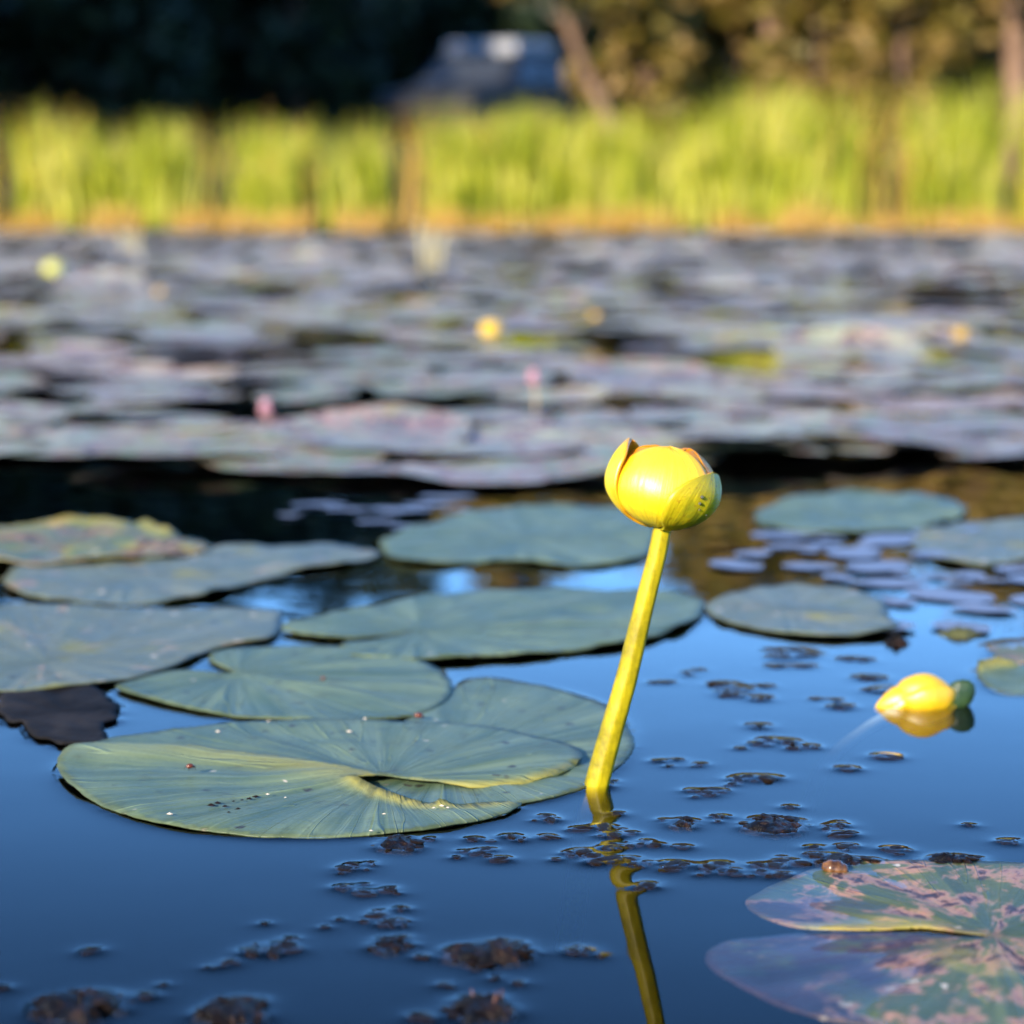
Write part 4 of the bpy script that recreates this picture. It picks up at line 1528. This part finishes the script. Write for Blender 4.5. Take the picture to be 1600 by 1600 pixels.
# ------------------------------------------------------------------ pale-topped car in the shade behind the reeds
def car(px, y, rot, paint, label, roof=None):
    x = X(px, y)
    z0 = ground_z(x, y) - 0.14
    e = empty('parked_car', (x, y, z0))
    e.rotation_euler = (0, 0, rot)
    e.scale = (0.86, 0.86, 0.86)
    tag(e, label, 'car')
    # body profile in the length/height plane
    prof = [(-2.1, 0.30), (-2.15, 0.62), (-2.0, 0.86), (-1.1, 0.94), (-0.45, 1.42), (0.95, 1.46), (1.65, 0.98), (2.08, 0.92), (2.15, 0.55), (2.1, 0.30)]
    bm = bmesh.new()
    rows = []
    for s in (-0.86, -0.80, 0.80, 0.86):
        f = 1.0 if abs(s) < 0.82 else 0.985
        rows.append([bm.verts.new((a * f, s * (1 - 0.20 * max(0, (b - 0.95) / 0.5)), b)) for a, b in prof])
    for r0, r1 in zip(rows[:-1], rows[1:]):
        for i in range(len(prof)):
            j = (i + 1) % len(prof)
            bm.faces.new((r0[i], r0[j], r1[j], r1[i]))
    bm.faces.new(rows[0][::-1])
    bm.faces.new(rows[-1])
    bmesh.ops.recalc_face_normals(bm, faces=bm.faces)
    me = bpy.data.meshes.new('body')
    bm.to_mesh(me)
    bm.free()
    me.materials.append(paint)
    ob = link('body', me, e)
    bv = ob.modifiers.new('soft', 'BEVEL')
    bv.width = 0.05
    bv.segments = 3

    if roof:
        rv = [(-0.42, -0.64, 1.43), (-0.42, 0.64, 1.43), (0.92, 0.64, 1.475), (0.92, -0.64, 1.475)]
        rv += [(a, b, c + 0.22) for a, b, c in rv]
        rm = link('roof_box', mesh_from('roof_box', rv, [(0, 1, 2, 3), (7, 6, 5, 4), (0, 4, 5, 1), (1, 5, 6, 2), (2, 6, 7, 3), (3, 7, 4, 0)], [roof], smooth=False), e)
        b2 = rm.modifiers.new('soft', 'BEVEL')
        b2.width = 0.06
        b2.segments = 3

    def quad(name, pts, mat):
        return link(name, mesh_from(name, pts, [tuple(range(len(pts)))], [mat], smooth=False), e)
    quad('windscreen', [(-1.03, -0.70, 1.00), (-1.03, 0.70, 1.00), (-0.52, 0.60, 1.395), (-0.52, -0.60, 1.395)], M_glass)
    quad('rear_window', [(1.57, -0.68, 1.06), (1.03, -0.58, 1.43), (1.03, 0.58, 1.43), (1.57, 0.68, 1.06)], M_glass)
    for s in (-1, 1):
        quad('side_window', [(-0.92, s * 0.872, 0.98), (-0.42, s * 0.735, 1.36), (0.24, s * 0.735, 1.38), (0.24, s * 0.872, 0.98)], M_glass)
        quad('side_window', [(0.34, s * 0.872, 0.98), (0.34, s * 0.735, 1.38), (0.90, s * 0.735, 1.38), (1.42, s * 0.872, 1.0)], M_glass)
        for wx in (-1.35, 1.35):
            tv, tf = tube([(wx, s * 0.66, 0.32), (wx, s * 0.90, 0.32)], 0.32, 20)
            w = link('wheel', mesh_from('wheel', tv, tf, [M_tyre], smooth=False), e)
            tv, tf = tube([(wx, s * 0.90, 0.32), (wx, s * 0.912, 0.32)], 0.19, 16)
            link('rim', mesh_from('rim', tv, tf, [paint], smooth=False), w)
        quad('headlight', [(-2.135, s * 0.80, 0.62), (-2.135, s * 0.45, 0.62), (-2.06, s * 0.45, 0.80), (-2.06, s * 0.80, 0.80)], M_glass)
    return e


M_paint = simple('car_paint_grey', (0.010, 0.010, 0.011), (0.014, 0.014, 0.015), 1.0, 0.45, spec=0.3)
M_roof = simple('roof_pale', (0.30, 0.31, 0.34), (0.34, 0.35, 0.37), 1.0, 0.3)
M_glass = simple('car_glass', (0.03, 0.035, 0.04), (0.04, 0.045, 0.05), 1.0, 0.25, spec=0.4)
M_tyre = simple('tyre', (0.012, 0.012, 0.012), (0.02, 0.02, 0.02), 8.0, 0.9)
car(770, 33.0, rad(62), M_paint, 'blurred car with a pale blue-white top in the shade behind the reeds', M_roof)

# ------------------------------------------------------------------ water with a meniscus around everything that floats near the camera
STEP = 0.001
x0, x1, y0, y1 = -0.275, 0.275, 0.56, 1.26
NX, NY = int((x1 - x0) / STEP) + 1, int((y1 - y0) / STEP) + 1
gx = np.linspace(x0, x1, NX)
gy = np.linspace(y0, y1, NY)
fixed = np.zeros((NY, NX), bool)
target = np.zeros((NY, NX))


def mark(x, y, r, h):
    i0, i1 = int((x - r - x0) / STEP), int((x + r - x0) / STEP) + 2
    j0, j1 = int((y - r - y0) / STEP), int((y + r - y0) / STEP) + 2
    i0, j0, i1, j1 = max(2, i0), max(2, j0), min(NX - 2, i1), min(NY - 2, j1)
    if i0 >= i1 or j0 >= j1:
        return
    XX, YY = np.meshgrid(gx[i0:i1], gy[j0:j1])
    m = (XX - x) ** 2 + (YY - y) ** 2 <= max(r, STEP * 0.72) ** 2
    fixed[j0:j1, i0:i1] |= m
    target[j0:j1, i0:i1][m] = h


for pts, h in RIMS:
    q = np.vstack([pts, pts[:1]])
    for a, b in zip(q[:-1], q[1:]):
        L = np.linalg.norm(b - a)
        for t in np.linspace(0, 1, max(2, int(L / STEP) + 1)):
            p = a + (b - a) * t
            mark(p[0], p[1], STEP * 0.8, h)
for x, y, r in BITS:
    mark(x, y, r, 0.00030 + 0.10 * min(r, 0.004))
H = np.where(fixed, target, 0.0)
lam = 0.0027
den = 4 + (STEP / lam) ** 2
for _ in range(90):
    S = np.zeros_like(H)
    S[1:-1, 1:-1] = (H[:-2, 1:-1] + H[2:, 1:-1] + H[1:-1, :-2] + H[1:-1, 2:]) / den
    H = np.where(fixed, target, S)
    H[:2] = H[-2:] = 0
    H[:, :2] = H[:, -2:] = 0
XX, YY = np.meshgrid(gx, gy)
co = np.c_[XX.ravel(), YY.ravel(), H.ravel()]
WX0, WX1, WY0, WY1 = -90.0, 90.0, -60.0, 20.2
extra = np.array([[WX0, WY0, 0], [WX1, WY0, 0], [WX1, y0, 0], [WX0, y0, 0], [WX0, y1, 0], [WX1, y1, 0], [WX1, WY1, 0], [WX0, WY1, 0],
                  [WX0, WY0, -0.6], [WX1, WY0, -0.6], [WX1, WY1, -0.6], [WX0, WY1, -0.6]])
nv = len(co)
idx = np.arange(NX * NY).reshape(NY, NX)
quads = np.stack([idx[:-1, :-1], idx[:-1, 1:], idx[1:, 1:], idx[1:, :-1]], -1).reshape(-1, 4)
c00, c10, c11, c01 = idx[0, 0], idx[0, -1], idx[-1, -1], idx[-1, 0]
e = nv
big = np.array([[e, e + 1, e + 2, e + 3], [e + 3, c00, c01, e + 4], [c10, e + 2, e + 5, c11], [e + 4, e + 5, e + 6, e + 7], [e + 11, e + 10, e + 9, e + 8],
                [e, e + 8, e + 9, e + 1], [e + 6, e + 10, e + 11, e + 7]])
tri = np.array([[e + 1, e + 9, e + 2], [e + 2, e + 9, e + 10], [e + 2, e + 10, e + 5], [e + 5, e + 10, e + 6],
                [e + 7, e + 11, e + 4], [e + 4, e + 11, e + 8], [e + 4, e + 8, e + 3], [e + 3, e + 8, e]])
# sides of the fine patch meet the big sheet along straight lines
quads = np.vstack([quads, big])
co = np.vstack([co, extra])
me = bpy.data.meshes.new('water')
me.vertices.add(len(co))
me.vertices.foreach_set('co', co.astype(np.float32).ravel())
nq, nt = len(quads), len(tri)
me.loops.add(nq * 4 + nt * 3)
me.loops.foreach_set('vertex_index', np.r_[quads.ravel(), tri.ravel()].astype(np.int32))
me.polygons.add(nq + nt)
me.polygons.foreach_set('loop_start', np.r_[np.arange(0, nq * 4, 4), nq * 4 + np.arange(0, nt * 3, 3)].astype(np.int32))
sm = np.ones(nq + nt, bool)
sm[nq - 7:] = False
me.polygons.foreach_set('use_smooth', sm)
me.update(calc_edges=True)
me.validate()
me.materials.append(M_water)
w = link('water', me)
tag(w, 'still blue pond water', kind='structure')
